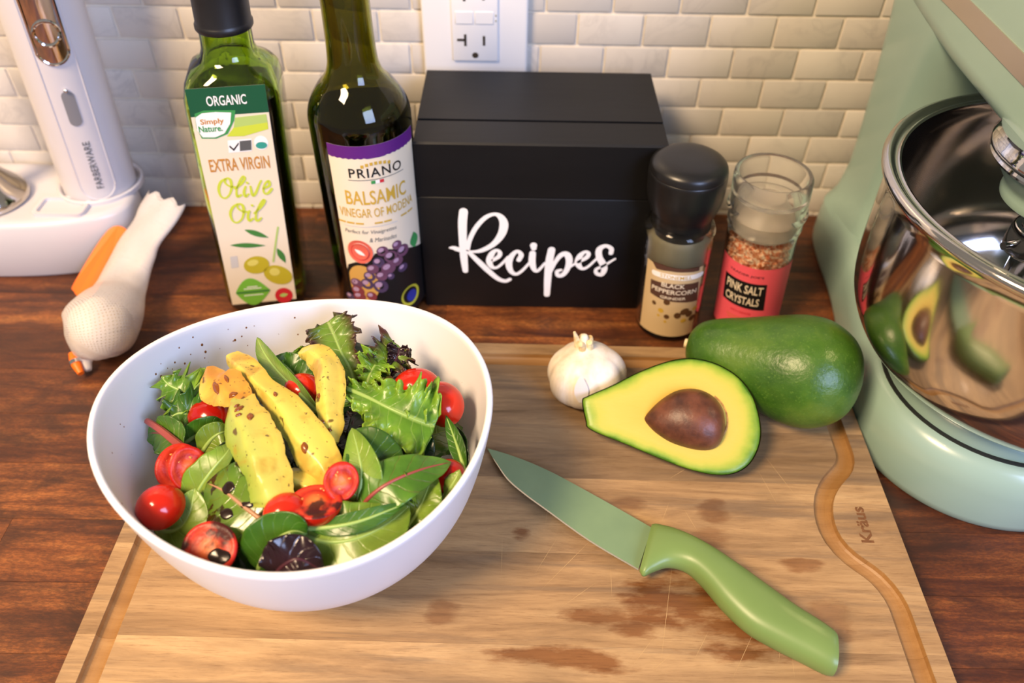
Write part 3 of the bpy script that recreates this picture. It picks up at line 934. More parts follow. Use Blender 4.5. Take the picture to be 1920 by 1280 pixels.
e = V_E['lf']; poly_decal('printed_leaf', leaf2d((e[0], e[1] - e[3]), (e[0], e[1] + e[3]), e[2]), I_MIDGREEN, vmap, 0.00070, vlab)
e = V_E['red']
poly_decal('seal', ellipse2d(*e), I_SEALRED, vmap, 0.00070, vlab)
poly_decal('seal', ellipse2d(e[0], e[1], e[2] * 0.72, e[3] * 0.72), I_RED, vmap, 0.00075, vlab)
poly_decal('seal', ellipse2d(e[0], e[1], e[2] * 0.66, e[3] * 0.66), I_SEALRED, vmap, 0.00080, vlab)
poly_decal('seal', leaf2d((e[0] - e[2] * 0.4, e[1] + e[3] * 0.2), (e[0] + e[2] * 0.4, e[1] - e[3] * 0.3), e[3] * 0.16), I_WHITE, vmap, 0.00085, vlab)
e = V_E['sy']; poly_decal('seal', ellipse2d(*e), I_SEALYEL, vmap, 0.00070, vlab)
e = V_E['sb']; poly_decal('seal', ellipse2d(*e), I_BLUE, vmap, 0.00076, vlab)

# ================================================================== recipe box
M_BOX = mottled('black_stained_wood', (7, 7, 9), (14, 14, 16), 30, 0.5, bump=0.12, spec=0.35, stretch=(0.2, 1, 1), bump_scale=150)
M_RAW = plain('raw_wood_in_slot', (120, 76, 42), 0.7)
rbox = empty('recipe_box', (0.0165, 0.507, 0), 'black wooden recipe box lettered in white script beneath the outlet', 'box')
BX0, BX1, BY0, BY1, BZ = -0.0655, 0.0985, 0.4549, 0.5590, 0.1385
bm = bmesh.new()
box(bm, BX0, BX1, BY0, BY1, 0.0, 0.0975, 0.0009, 2)
obj('body', bm, M_BOX, rbox, angle=50)
# lid: a loop of the side profile with the card slot cut into its top
bm = bmesh.new()
S0, S1 = 0.4838, 0.4858
prof = [(BY0, 0.0981), (BY0, BZ - 0.0012), (BY0 + 0.0012, BZ), (S0, BZ), (S0, BZ - 0.006), (S1, BZ - 0.006), (S1, BZ + 0.0004), (BY1 - 0.0012, BZ + 0.0004), (BY1, BZ - 0.0008), (BY1, 0.0981)]
loft(bm, [[(x, y_, z) for y_, z in prof] for x in (BX0, BX1)])
lid = obj('lid', bm, M_BOX, rbox, smooth=False)
bm = bmesh.new()
box(bm, BX0 + 0.02, BX1 - 0.03, S0 - 0.0003, S0 + 0.0001, BZ - 0.003, BZ - 0.0008)
obj('worn_edge', bm, M_RAW, lid, smooth=False)
for x in (0.0, 0.035):
    bm = bmesh.new()
    box(bm, x - 0.012, x + 0.012, BY1 - 0.0005, BY1 + 0.0012, 0.088, 0.108, 0.0003, 1)
    obj('hinge', bm, plain('hinge_brass', (150, 120, 60), 0.35, metal=1.0), rbox)
R_SCRIPT = [[(-0.0346, 0.0863, 44), (-0.0356, 0.0763, 44), (-0.0358, 0.06, 40), (-0.0355, 0.0467, 38), (-0.0348, 0.0348, 29)], [(-0.0451, 0.0554, 12), (-0.0424, 0.0553, 24), (-0.0386, 0.0538, 26), (-0.0308, 0.0523, 14), (-0.0229, 0.0534, 24), (-0.0143, 0.0591, 30), (-0.0087, 0.0675, 40), (-0.0069, 0.076, 44), (-0.0087, 0.0819, 34), (-0.0131, 0.0847, 20), (-0.0197, 0.0817, 24), (-0.0264, 0.0731, 25), (-0.0309, 0.0627, 24), (-0.0325, 0.0539, 20)], [(-0.0315, 0.0513, 22), (-0.0245, 0.0428, 30), (-0.0173, 0.0342, 30), (-0.0108, 0.0277, 26), (-0.0056, 0.0257, 22), (-0.0023, 0.0274, 20)], [(-0.0147, 0.0448, 18), (-0.0104, 0.0485, 24), (-0.0097, 0.0521, 22), (-0.0122, 0.0539, 18), (-0.0154, 0.0507, 30), (-0.0173, 0.0443, 34), (-0.0155, 0.0389, 24), (-0.0119, 0.0383, 16), (-0.0079, 0.0422, 16), (-0.0039, 0.048, 14)], [(0.004, 0.0456, 26), (0.0056, 0.0502, 26), (0.0028, 0.0533, 20), (-0.0009, 0.0496, 28), (-0.0032, 0.0428, 36), (-0.0017, 0.0354, 28), (0.002, 0.0325, 20), (0.0064, 0.0356, 17), (0.012, 0.0435, 15)], [(0.0137, 0.0517, 34), (0.0136, 0.044, 36), (0.0153, 0.0372, 26), (0.018, 0.036, 18), (0.0228, 0.0428, 15)], [(0.0142, 0.0588, 36), (0.0144, 0.0562, 28)], [(0.0271, 0.0551, 38), (0.0259, 0.0443, 40), (0.0255, 0.0294, 38), (0.0255, 0.0135, 32)], [(0.0272, 0.0346, 16), (0.0303, 0.0443, 22), (0.0343, 0.0508, 28), (0.0382, 0.0513, 34), (0.0402, 0.0464, 36), (0.0395, 0.039, 30), (0.0366, 0.0329, 26), (0.0331, 0.0319, 24), (0.0319, 0.0356, 20), (0.0347, 0.0371, 16)], [(0.0393, 0.0386, 15), (0.0459, 0.0442, 14)], [(0.0469, 0.0447, 18), (0.0524, 0.0489, 24), (0.0536, 0.0525, 22), (0.0511, 0.0539, 18), (0.0476, 0.0501, 30), (0.0466, 0.0438, 34), (0.0495, 0.039, 22), (0.0537, 0.0402, 16), (0.0603, 0.0486, 14)], [(0.0695, 0.0532, 24), (0.0693, 0.0572, 24), (0.065, 0.0595, 22), (0.0609, 0.0562, 32), (0.0615, 0.0495, 34), (0.0647, 0.0432, 36), (0.0661, 0.0382, 32), (0.0645, 0.0335, 24), (0.0609, 0.0346, 22), (0.0603, 0.0383, 18), (0.0652, 0.0416, 16), (0.0729, 0.0481, 12)]]
fmap = flat_map((0.0, BY0), 0.0)
for i, s in enumerate(R_SCRIPT):
    decal('script_lettering', stroke2d([(u, v, r / 5.333 * 0.000372) for u, v, r in s]), I_WHITE, fmap, 0.0003 + 0.00004 * i, rbox)
rbox_letters = [c for c in rbox.children if c.name.startswith('script')]

# ================================================================== spice grinders
M_CLEAR = plain('clear_glass', (253, 254, 252), 0.015, trans=1.0, ior=1.33)
M_CLEAR_PL = plain('clear_plastic', (255, 254, 250), 0.06, trans=0.93, ior=1.18)
def grinder_jar(cx, cy, parent, top, k):
    R = 0.0235
    outer = [(R - 0.004, 0.0), (R - 0.001, 0.0012), (R, 0.004), (R, top - 0.012), (R - 0.0006, top - 0.009), (R + 0.0002, top - 0.006), (R - 0.0012, top - 0.003), (R - 0.004, top)]
    inner = [(R - 0.0062, 0.0032), (R - 0.0030, 0.0045), (R - 0.0024, 0.007), (R - 0.0022, top - 0.012), (R - 0.0030, top - 0.008), (R - 0.0060, top)]
    b = bmesh.new()
    lathe(b, outer + inner[::-1], cx, cy, 56)
    lean(b, k)
    return obj('glass_jar', b, M_CLEAR, parent, angle=50)
def granules(cx, cy, z0, z1, r, n, size, mat, parent, name, seed, lk):
    """a jar's filling: rough grains packed against the glass and over the top, one mass"""
    rr = random.Random(seed)
    b = bmesh.new()
    lathe(b, [(r - size, z0), (r - size * 0.9, z1 - size * 0.6), (r * 0.5, z1 - size * 0.4), (0.001, z1 - size * 0.4)], cx, cy, 24)
    for _ in range(n):
        if rr.random() < 0.72:
            a, rad, z = rr.uniform(0, 2 * PI), r - size * 0.8, rr.uniform(z0 + size * 0.6, z1 - size * 0.5)
        else:
            a, rad, z = rr.uniform(0, 2 * PI), (r - size) * math.sqrt(rr.random()), z1 - size * 0.4 + rr.uniform(-0.3, 0.3) * size
        s = size * rr.uniform(0.6, 1.0)
        m = Matrix.Translation((cx + rad * math.cos(a), cy + rad * math.sin(a), z)) @ Matrix.Rotation(rr.uniform(0, 6), 4, (rr.random() + 0.1, rr.random(), rr.random())) @ Matrix.Diagonal((s, s * rr.uniform(0.7, 1), s * rr.uniform(0.6, 1), 1))
        bmesh.ops.create_icosphere(b, subdivisions=1, radius=1.0, matrix=m)
    lean(b, lk)
    o = obj(name, b, mat, parent, smooth=False)
    return tag(o, kind='stuff')

GX, GY, GK = 0.1150, 0.4415, -0.036
pepper = empty('pepper_grinder', (GX, GY, 0), 'black peppercorn grinder with black domed cap and kraft label', 'grinder')
grinder_jar(GX, GY, pepper, 0.0935, GK)
M_PEPPER = mottled('peppercorns', (22, 16, 12), (58, 42, 30), 500, 0.7)
granules(GX, GY, 0.005, 0.040, 0.0212, 420, 0.0026, M_PEPPER, pepper, 'peppercorns', 4, GK)
M_CAPB = mottled('grinder_cap_black', (20, 20, 22), (26, 26, 28), 30, 0.33)
bm = bmesh.new()
lathe(bm, smooth_prof([(0.0150, 0.0800), (0.0185, 0.0850), (0.0196, 0.0935), (0.0200, 0.0985)], 8) + smooth_prof([(0.0215, 0.1010), (0.0246, 0.1120), (0.0252, 0.1240), (0.0252, 0.1290)], 10) + [(0.0250, 0.1300), (0.0247, 0.1304), (0.0250, 0.1309)] + smooth_prof([(0.0249, 0.1318), (0.0235, 0.1355), (0.0180, 0.1388), (0.0090, 0.1402), (0.0008, 0.1404)], 14), GX, GY, 56)
lean(bm, GK)
obj('cap', bm, M_CAPB, pepper, angle=30)
bm = bmesh.new()
lathe(bm, [(0.0058, 0.060), (0.0065, 0.062), (0.0065, 0.090), (0.015, 0.0905), (0.015, 0.092), (0.004, 0.093)], GX, GY, 24)
lean(bm, GK)
obj('grinding_core', bm, M_CAPB, pepper)
bm = bmesh.new()
lathe(bm, [(0.0190, 0.058), (0.0198, 0.060), (0.0200, 0.0820), (0.0186, 0.0850), (0.0180, 0.0850), (0.0185, 0.060)], GX, GY, 40, False, False)
lean(bm, GK)
obj('inner_sleeve', bm, plain('smoky_plastic', (150, 144, 118), 0.4, trans=0.35), pepper)
_pm = cyl_map(GX, GY, 0.0235)
pmap = lambda u, v, off: _pm(u, v, off) + Vector((GK * v, 0, 0))
P_LAB = [(-0.0076, 0.0676), (-0.0013, 0.0066), (0.0297, 0.0255)]
plab = poly_decal('label', rect2(-0.026, 0.0165, P_LAB[1][1], P_LAB[0][1]), I_PEPLABEL, pmap, 0.0002, pepper, step=0.002)
P_P = {'top': [(-0.021517448726624352, 0.06847963129930673), (-0.017177837482643968, 0.0639083582953176), (-0.007263412346779433, 0.06570209908142277), (0.003450049558677741, 0.0657505702234677), (0.013058070685242755, 0.06472335996238132), (0.013089260495593906, 0.06841637041151721), (0.00768161895507817, 0.06873454794737943), (0.0011385159171078648, 0.06872666966463331), (-0.00598132474972282, 0.06902295354715299), (-0.013436598566416248, 0.06946769639957345)], 'pan': [(-0.020558864649983653, 0.05316619863862576), (-0.008381216292940025, 0.05496797015787763), (0.003296092090744611, 0.055649347541385674), (0.014464901794094629, 0.05483212561824741), (0.016208117056254773, 0.03713983852454278), (0.0031845066875581807, 0.03921590832891647), (-0.010889656373266611, 0.040025175230307075), (-0.019709324075670713, 0.04143053758280418)], 'ban': [(-0.018472493102186134, 0.060002742299100686), (-0.006553897039252072, 0.06100199761263769), (0.004299876865591935, 0.06077291773776283), (0.015568296341566016, 0.06072991714052434)]}
P_T = {'s': (-0.002950821984531263, 0.060796207712789874, 0.021495513766072265, 0.0029494215242614197), 'b': (-0.0040357550534219615, 0.05323156427368586, 0.01603159939104618, 0.0037725385504516207), 'p': (-0.0027521102548872787, 0.04771700850770272, 0.032190466368821107, 0.0038500739889502644), 'g': (-0.003083810014994601, 0.042381523312644775, 0.01772181481700704, 0.0023751013183281877)}
poly_decal('label_crest', P_P['top'], I_PEPBROWN, pmap, 0.0003, plab, step=0.002)
poly_decal('label_panel', P_P['pan'], I_PEPBROWN, pmap, 0.0003, plab, step=0.002)
decal('label_banner', stroke2d([(u, v, 0.0021) for u, v in P_P['ban']]), I_WHITE, pmap, 0.0004, plab, step=0.002)
decal('lettering', text2d('STONEMILL', *P_T['s'], bold=0.005), I_GOLD, pmap, 0.0005, plab, step=0.002)
for k_, w_ in (('b', 'BLACK'), ('p', 'PEPPERCORN'), ('g', 'GRINDER')):
    decal('lettering', text2d(w_, *P_T[k_], bold=0.015), I_CREAM, pmap, 0.0004, plab, step=0.002)
P_D = [(-0.0157, 0.0346, 0.0016, 0.0018, 0), (-0.0068, 0.0383, 0.0023, 0.0025, 0), (-0.0101, 0.0298, 0.002, 0.0021, 1), (-0.0114, 0.0249, 0.001, 0.0011, 1), (-0.0056, 0.0253, 0.0019, 0.0021, 0), (0.0018, 0.0269, 0.0025, 0.0029, 0), (0.0067, 0.03, 0.0035, 0.003, 0), (0.0104, 0.027, 0.0028, 0.0028, 0), (0.0138, 0.0221, 0.0031, 0.0024, 0), (0.0151, 0.0306, 0.0023, 0.0017, 1), (0.0066, 0.0218, 0.0022, 0.0019, 1), (-0.0062, 0.0207, 0.001, 0.0012, 1)]
for i, d in enumerate(P_D):
    poly_decal('printed_peppercorn', ellipse2d(d[0], d[1], d[2], d[3], 0.4, 12), I_GOLD if d[4] else I_CORN, pmap, 0.0003 + i * 0.00001, plab)

SX, SY, SK = 0.1745, 0.447, -0.058
salt = empty('salt_grinder', (SX, SY, 0), 'pink salt crystal grinder with clear ridged cap and pink label', 'grinder')
grinder_jar(SX, SY, salt, 0.0890, SK)
def mat_salt():
    t = NT('pink_salt')
    v = t.coords('Object')
    n = t.noise(v, 420.0, 2.0)
    c = t.ramp(n, [(0.36, lin((214, 112, 64))), (0.5, lin((236, 168, 124))), (0.62, lin((250, 226, 200)))])
    t.set(color=c, rough=0.35, sss=0.0)
    return t.m
granules(SX, SY, 0.005, 0.076, 0.0212, 900, 0.0026, mat_salt(), salt, 'salt_crystals', 6, SK)
bm = bmesh.new()
co = [(0.0225, 0.0850), (0.0246, 0.0862), (0.0250, 0.0880), (0.0246, 0.0900), (0.0250, 0.0925), (0.0252, 0.0960), (0.0262, 0.0975), (0.0266, 0.0995), (0.0262, 0.1015), (0.0254, 0.1025), (0.0254, 0.1210), (0.0250, 0.1245), (0.0240, 0.1258)]
ci = [(0.0222, 0.1250), (0.0218, 0.1230), (0.0216, 0.1120), (0.006, 0.1105), (0.0008, 0.1105)]
ci2 = [(0.0008, 0.1085), (0.0214, 0.1085), (0.0218, 0.0900), (0.0218, 0.0850)]
loft(bm, [[(SX + r * math.cos(2 * PI * j / 56), SY + r * math.sin(2 * PI * j / 56), z) for j in range(56)] for r, z in co + ci + ci2], loop=True)
lean(bm, SK)
obj('clear_cap', bm, M_CLEAR_PL, salt, angle=35)
bm = bmesh.new()
lathe(bm, [(0.012, 0.080), (0.0195, 0.082), (0.0198, 0.094), (0.015, 0.099), (0.011, 0.106), (0.004, 0.107)], SX, SY, 32)
lean(bm, SK)
obj('grinding_core', bm, plain('milky_plastic', (226, 214, 196), 0.35, trans=0.55), salt)
_sm = cyl_map(SX, SY, 0.0235)
smap = lambda u, v, off: _sm(u, v, off) + Vector((SK * v, 0, 0))
S_LAB = [(-0.0113, 0.0645), (0.0271, 0.0401), (-0.0444, 0.0504)]
slab = poly_decal('label', rect2(-0.036, 0.026, 0.004, S_LAB[0][1]), I_PINK, smap, 0.0002, salt, step=0.002)
S_P = [(-0.0286, 0.0514), (-0.0188, 0.0516), (-0.0092, 0.0515), (0.003, 0.0515), (0.0046, 0.0278), (-0.0068, 0.0287), (-0.0181, 0.029), (-0.0273, 0.0295)]
S_T = {'t': (-0.012517292881088011, 0.05718346822068854, 0.0249415645666645, 0.0023502272587243023), 'p': (-0.012185703825051011, 0.045365916314091925, 0.02660974216643041, 0.0074879197552440435), 'c': (-0.01246898398452958, 0.03508246577777718, 0.024852637155098608, 0.0069801767353814825), 'w': (-0.011366211546570346, 0.02404600642385435, 0.015052638704536242, 0.0016759135788473323)}
poly_decal('label_panel', S_P, I_BLACK, smap, 0.0003, slab, step=0.002)
decal('lettering', text2d("TRADER JOE'S", *S_T['t'], bold=0.012), I_BLACK, smap, 0.0003, slab, step=0.002)
decal('lettering', text2d('PINK SALT', *S_T['p'], bold=0.02), I_CREAM, smap, 0.0004, slab, step=0.002)
decal('lettering', text2d('CRYSTALS', *S_T['c'], bold=0.02), I_CREAM, smap, 0.0004, slab, step=0.002)
decal('lettering', text2d('WITH GRINDER', *S_T['w'], bold=0.02), I_RED, smap, 0.0003, slab, step=0.002)
S_L = [(-0.0129, 0.0189, 0.0171, 0.0012), (-0.0131, 0.0168, 0.0148, 0.0012), (-0.0131, 0.0135, 0.0125, 0.0012)]
for t in S_L: bar(t, I_SEALRED, slab, smap, 0.0003, 0.002)

# ================================================================== stand mixer
M_MINT = mottled('mint_enamel', (148, 177, 166), (152, 181, 170), 12, 0.30, coat=0.3, coat_rough=0.15)
def mat_steel():
    t = NT('polished_steel')
    n = t.noise(t.coords('Object', (1, 1, 60), False), 20.0, 3.0)
    t.set(color=lin((205, 200, 196)), metal=1.0, rough=t.math('ADD', 0.07, t.math('MULTIPLY', n, 0.07)))
    return t.m
M_STEEL = mat_steel()
M_CHROME = plain('chrome', (222, 222, 226), 0.06, metal=1.0)
M_TRIM = plain('satin_trim', (206, 192, 176), 0.28, metal=0.85)
M_SEAT_DARK = plain('seat_groove_dark', (26, 28, 28), 0.6)
MX, MY = 0.2990, 0.3400
mixer = empty('stand_mixer', (MX, 0.42, 0), 'mint green stand mixer with polished steel bowl beside the board', 'mixer')
# base footprint: round platform in front, narrowing to the column
def base_outline():
    pts = []
    r = 0.0800
    for i in range(33):
        a = math.radians(-200 + 220 * i / 32)       # front arc, left to right
        pts.append((MX + r * math.cos(a), MY + r * math.sin(a)))
    right = [(MX + 0.0640, 0.42), (MX + 0.0560, 0.47), (MX + 0.0530, 0.52), (MX + 0.047, 0.553), (MX + 0.030, 0.566)]
    left = [(2 * MX - x, y_) for x, y_ in right[::-1]]
    pts += right + [(MX, 0.568)] + left
    return closed_catmull(pts, 120)
BO = base_outline()
def inset(pts, d):
    n = len(pts)
    out = []
    for i in range(n):
        (x0, y0), (x1, y1) = pts[i - 1], pts[(i + 1) % n]
        L = math.hypot(x1 - x0, y1 - y0) or 1e-9
        out.append((pts[i][0] - (y1 - y0) / L * d, pts[i][1] + (x1 - x0) / L * d))
    return out
bm = bmesh.new()
rings = []
for z, d in ((0.0, 0.0035), (0.003, 0.0010), (0.008, 0.0), (0.030, 0.0004), (0.038, 0.0018), (0.044, 0.0048), (0.0475, 0.0085), (0.0485, 0.0120)):
    rings.append([(x, y_, z) for x, y_ in inset(BO, d)])
loft(bm, rings)
obj('base', bm, M_MINT, mixer, angle=50)
bm = bmesh.new()
lathe(bm, [(0.0665, 0.0470), (0.0668, 0.0492), (0.0690, 0.0492), (0.0692, 0.0470)], MX, MY, 72)
obj('seat_ring', bm, M_SEAT_DARK, mixer)  # black ring stands in for the dark of the seat groove
bm = bmesh.new()
lathe(bm, [(0.0660, 0.0480), (0.0655, 0.0535), (0.0630, 0.0560), (0.055, 0.0560)], MX, MY, 72)
obj('bowl_clamp_plate', bm, M_MINT, mixer)
# column: rounded sections that lean forward into the head
bm = bmesh.new()
rings = []
for z, cy, hx, hy in ((0.040, 0.515, 0.0500, 0.050), (0.052, 0.517, 0.0440, 0.046), (0.075, 0.520, 0.0405, 0.043), (0.11, 0.520, 0.0415, 0.043), (0.15, 0.516, 0.0450, 0.045), (0.19, 0.508, 0.0495, 0.050), (0.215, 0.500, 0.0530, 0.056), (0.24, 0.495, 0.0545, 0.060), (0.262, 0.495, 0.0500, 0.058)):
    rings.append([(MX + x, cy + y_, z) for x, y_ in rrect(hx, hy, 0.026, 9)])
loft(bm, rings)
obj('column', bm, M_MINT, mixer, angle=60)
# head: sections along y
bm = bmesh.new()
rings = []
for y_, hx, z0, z1, r in ((0.562, 0.030, 0.224, 0.276, 0.022), (0.555, 0.046, 0.208, 0.292, 0.026), (0.53, 0.0540, 0.202, 0.300, 0.020), (0.44, 0.0550, 0.2005, 0.306, 0.014), (0.34, 0.0550, 0.1985, 0.304, 0.013), (0.26, 0.0530, 0.1980, 0.296, 0.016), (0.232, 0.046, 0.202, 0.286, 0.026), (0.222, 0.030, 0.216, 0.270, 0.022)):
    rings.append([(MX + x, y_, (z0 + z1) / 2 + z) for x, z in rrect(hx, (z1 - z0) / 2, r, 10)])
loft(bm, rings)
head = obj('motor_head', bm, M_MINT, mixer, angle=60)
# silver band round the head
bm = bmesh.new()
rings = []
for s in (-1, 1):
    pass
path = [(MX - 0.0470, 0.556), (MX - 0.0542, 0.532), (MX - 0.0556, 0.44), (MX - 0.0556, 0.34), (MX - 0.0538, 0.258), (MX - 0.0475, 0.2295), (MX - 0.030, 0.219),
        (MX + 0.030, 0.219), (MX + 0.0475, 0.2295), (MX + 0.0538, 0.258), (MX + 0.0556, 0.34), (MX + 0.0556, 0.44), (MX + 0.0542, 0.532), (MX + 0.0470, 0.556)]
dense_p = catmull(path, 80)
for x, y_ in dense_p:
    k = (0.44 - y_) * 0.012 if y_ < 0.44 else 0
    c = Vector((MX - x, 0.39 - y_)).normalized() * 0.003
    rings.append([(x, y_, 0.2275 - k), (x, y_, 0.2385 - k), (x + c.x, y_ + c.y, 0.2385 - k), (x + c.x, y_ + c.y, 0.2275 - k)])
loft(bm, rings)
obj('trim_band', bm, M_TRIM, head, angle=30)
# planetary hub and beater shaft under the head
HX, HY = MX - 0.0165, 0.350
bm = bmesh.new()
lathe(bm, [(0.030, 0.2065), (0.0425, 0.2060), (0.0430, 0.2010), (0.0440, 0.1995), (0.0440, 0.1965), (0.0425, 0.1950), (0.0430, 0.1935), (0.0415, 0.1915), (0.036, 0.1910)], HX, HY, 64)
obj('planetary_ring', bm, M_CHROME, mixer)
bm = bmesh.new()
lathe(bm, smooth_prof([(0.036, 0.205), (0.0385, 0.1925), (0.0345, 0.1840), (0.0300, 0.1780), (0.0292, 0.1700), (0.020, 0.1680)], 20), HX, HY, 56)
obj('planetary_hub', bm, M_MINT, mixer)
SHX, SHY = HX - 0.006, HY - 0.004
bm = bmesh.new()
lathe(bm, [(0.0085, 0.170), (0.0085, 0.163), (0.0095, 0.1625), (0.0095, 0.1605), (0.0085, 0.160), (0.0085, 0.1585), (0.0095, 0.158), (0.0095, 0.156), (0.0065, 0.1555), (0.0065, 0.120), (0.004, 0.118)], SHX, SHY, 32)
shaft = obj('beater_shaft', bm, M_STEEL, mixer)
bm = bmesh.new()
lathe(bm, smooth_prof([(0.0068, 0.158), (0.0120, 0.1575), (0.0133, 0.1540), (0.0136, 0.1440), (0.0125, 0.1415), (0.0068, 0.139)], 14), SHX, SHY, 32)
obj('beater_collar', bm, M_STEEL, mixer)
bm = bmesh.new()
tube(bm, [(SHX - 0.019, SHY - 0.006, 0.149), (SHX + 0.019, SHY + 0.006, 0.149)], 0.0022, 12)
obj('locking_pin', bm, M_CHROME, shaft)
# steel bowl: lifts out of the base
mbowl = empty('mixer_bowl', (MX, MY, 0.05), 'polished stainless steel mixing bowl seated under the mint mixer head', 'bowl')
out_p = [(0.050, 0.0562), (0.0610, 0.0562), (0.0628, 0.0575), (0.0632, 0.0610)] + smooth_prof([(0.0640, 0.0640), (0.0760, 0.0690), (0.0900, 0.0800), (0.0995, 0.0970), (0.1030, 0.1150), (0.1042, 0.1400), (0.1048, 0.1740)], 34)
rim_p = [(0.1062, 0.1765), (0.1085, 0.1768), (0.1098, 0.1782), (0.1101, 0.1800), (0.1096, 0.1818), (0.1080, 0.1828), (0.1062, 0.1828), (0.1045, 0.1812), (0.1028, 0.1806), (0.1014, 0.1812), (0.1002, 0.1806), (0.0998, 0.1780)]
in_p = smooth_prof([(0.1022, 0.1740), (0.1030, 0.1400), (0.1018, 0.1150), (0.0980, 0.0975), (0.0885, 0.0812), (0.0750, 0.0702), (0.0600, 0.0650), (0.030, 0.0640), (0.001, 0.0640)], 34)
bm = bmesh.new()
lathe(bm, out_p + rim_p + in_p, MX, MY, 96)
obj('bowl_shell', bm, M_STEEL, mbowl, angle=45)

# ================================================================== white cordless hand blender on its storage base
M_WHITE_PL = mottled('white_plastic', (206, 202, 205), (211, 207, 209), 10, 0.34)
M_GREY_PL = plain('grey_switch', (128, 128, 132), 0.4)
AX, AY = -0.4150, 0.5200
stand = empty('blender_storage_base', (AX, AY, 0), 'low white oval storage base holding blender parts against the wall', 'appliance base')
def stand_outline(s=1.0, d=0.0):
    pts = []
    for i in range(72):
        a = 2 * PI * i / 72
        c, sn = math.cos(a), math.sin(a)
        x = AX + (0.1190 - d) * math.copysign(abs(c) ** 0.85, c)
        yy = AY + ((0.0560 if sn > 0 else 0.0400) - d) * math.copysign(abs(sn) ** (0.7 if sn > 0 else 0.9), sn)
        pts.append((x, yy))
    return pts
bm = bmesh.new()
rings = []
for z, d in ((0.0, 0.0015), (0.002, 0.0), (0.030, 0.0012), (0.043, 0.0022), (0.0465, 0.0042), (0.0475, 0.0075), (0.0470, 0.0120)):
    rings.append([(x, y_, z) for x, y_ in stand_outline(d=d)])
loft(bm, rings)
base_o = obj('base_body', bm, M_WHITE_PL, stand, angle=50)
# recessed tray pocket, built as a raised frame with a sunken floor
bm = bmesh.new()
bx0, bx1, by0, by1 = -0.362, -0.329, 0.4985, 0.5170
outer_r = rrect((bx1 - bx0) / 2 + 0.003, (by1 - by0) / 2 + 0.003, 0.004, 6)
inner_r = rrect((bx1 - bx0) / 2, (by1 - by0) / 2, 0.003, 6)
cxp, cyp = (bx0 + bx1) / 2, (by0 + by1) / 2
rr_ = [[(cxp + x, cyp + y_, z) for x, y_ in src] for src, z in ((outer_r, 0.0465), (outer_r, 0.0502), (inner_r, 0.0502), (inner_r, 0.0478))]
loft(bm, rr_)
obj('pocket', bm, M_WHITE_PL, stand, angle=40)
bm = bmesh.new()
lathe(bm, [(0.0315, 0.046), (0.0318, 0.0500), (0.0305, 0.0510), (0.0292, 0.0500), (0.0290, 0.046)], -0.3290, 0.5420, 56, cap0=False, cap1=False)
obj('socket_ring', bm, M_WHITE_PL, stand)

hx0, hy0 = -0.3290, 0.5400
hand = empty('hand_blender', (hx0, hy0, 0.046), 'white cordless hand blender with chrome button standing upright in base', 'hand blender')
def hb_axis(z):      # leans back and to the right as it rises
    t = (z - 0.046) / 0.17
    return hx0 + 0.0125 * t, hy0 - 0.004 * t
def hb_rad(z):
    t = (z - 0.046) / 0.17
    return 0.0272 - 0.0010 * t + 0.0006 * t * t
bm = bmesh.new()
rings = []
for i in range(30):
    z = 0.047 + 0.213 * i / 29
    cx, cy = hb_axis(z)
    r = hb_rad(z)
    rings.append([(cx + r * math.cos(2 * PI * j / 56), cy + r * 0.96 * math.sin(2 * PI * j / 56), z) for j in range(56)])
for z, k in ((0.262, 0.9), (0.2635, 0.75)):
    cx, cy = hb_axis(z)
    rings.append([(cx + hb_rad(z) * k * math.cos(2 * PI * j / 56), cy + hb_rad(z) * k * math.sin(2 * PI * j / 56), z) for j in range(56)])
loft(bm, rings)
hbody = obj('handle_body', bm, M_WHITE_PL, hand, angle=50)
# the control strip down the front: (angle off the forward axis, height) -> surface point
FA = math.radians(24)
def hb_pt(s, z, off):
    cx, cy = hb_axis(z)
    r = hb_rad(z)
    a = FA + s / r
    return Vector((cx + (r + off) * math.sin(a), cy - (r * 0.96 + off) * math.cos(a), z))
def hb_patch(name, pts, off, mat, parent, thick=0.0):
    b = ngon2d(pts)
    slice_u(b, 0.002)
    bmesh.ops.recalc_face_normals(b, faces=b.faces)
    for v in b.verts: v.co = hb_pt(v.co.x, v.co.y, off)
    return obj(name, b, mat, parent, recalc=False)
def pill(hw, z0, z1, n=10):
    out = []
    for i in range(n + 1):
        a = PI * i / n
        out.append((hw * math.cos(a), z1 - hw + hw * math.sin(a)))
    for i in range(n + 1):
        a = PI + PI * i / n
        out.append((hw * math.cos(a), z0 + hw + hw * math.sin(a)))
    return out
def pill_ridge(name, hw, z0, z1, r, off, mat, parent):
    b = bmesh.new()
    P = [hb_pt(s, z, off) for s, z in pill(hw, z0, z1, 14)]
    P.append(P[0])
    tube(b, [tuple(p) for p in P], r, 8, caps=False)
    return obj(name, b, mat, parent)
pill_ridge('panel_edge', 0.0128, 0.0500, 0.252, 0.0006, 0.0, M_WHITE_PL, hbody)
hb_patch('power_button', pill(0.0098, 0.1600, 0.250), 0.0009, M_CHROME, hbody)
pill_ridge('button_bezel', 0.0100, 0.1595, 0.2505, 0.0012, 0.0004, M_CHROME, hbody)
b = bmesh.new()
for z0, s0 in ((0.181, 0.0075),):
    tube(b, [tuple(hb_pt(s0 * math.cos(2 * PI * i / 24), z0 + s0 * math.sin(2 * PI * i / 24) * 1.1, 0.0012)) for i in range(25)], 0.0012, 8, caps=False)
obj('button_ring', b, M_CHROME, hbody)
hb_patch('battery_window', pill(0.0042, 0.1130, 0.1400), 0.0004, M_GREY_PL, hbody)
b = bmesh.new()
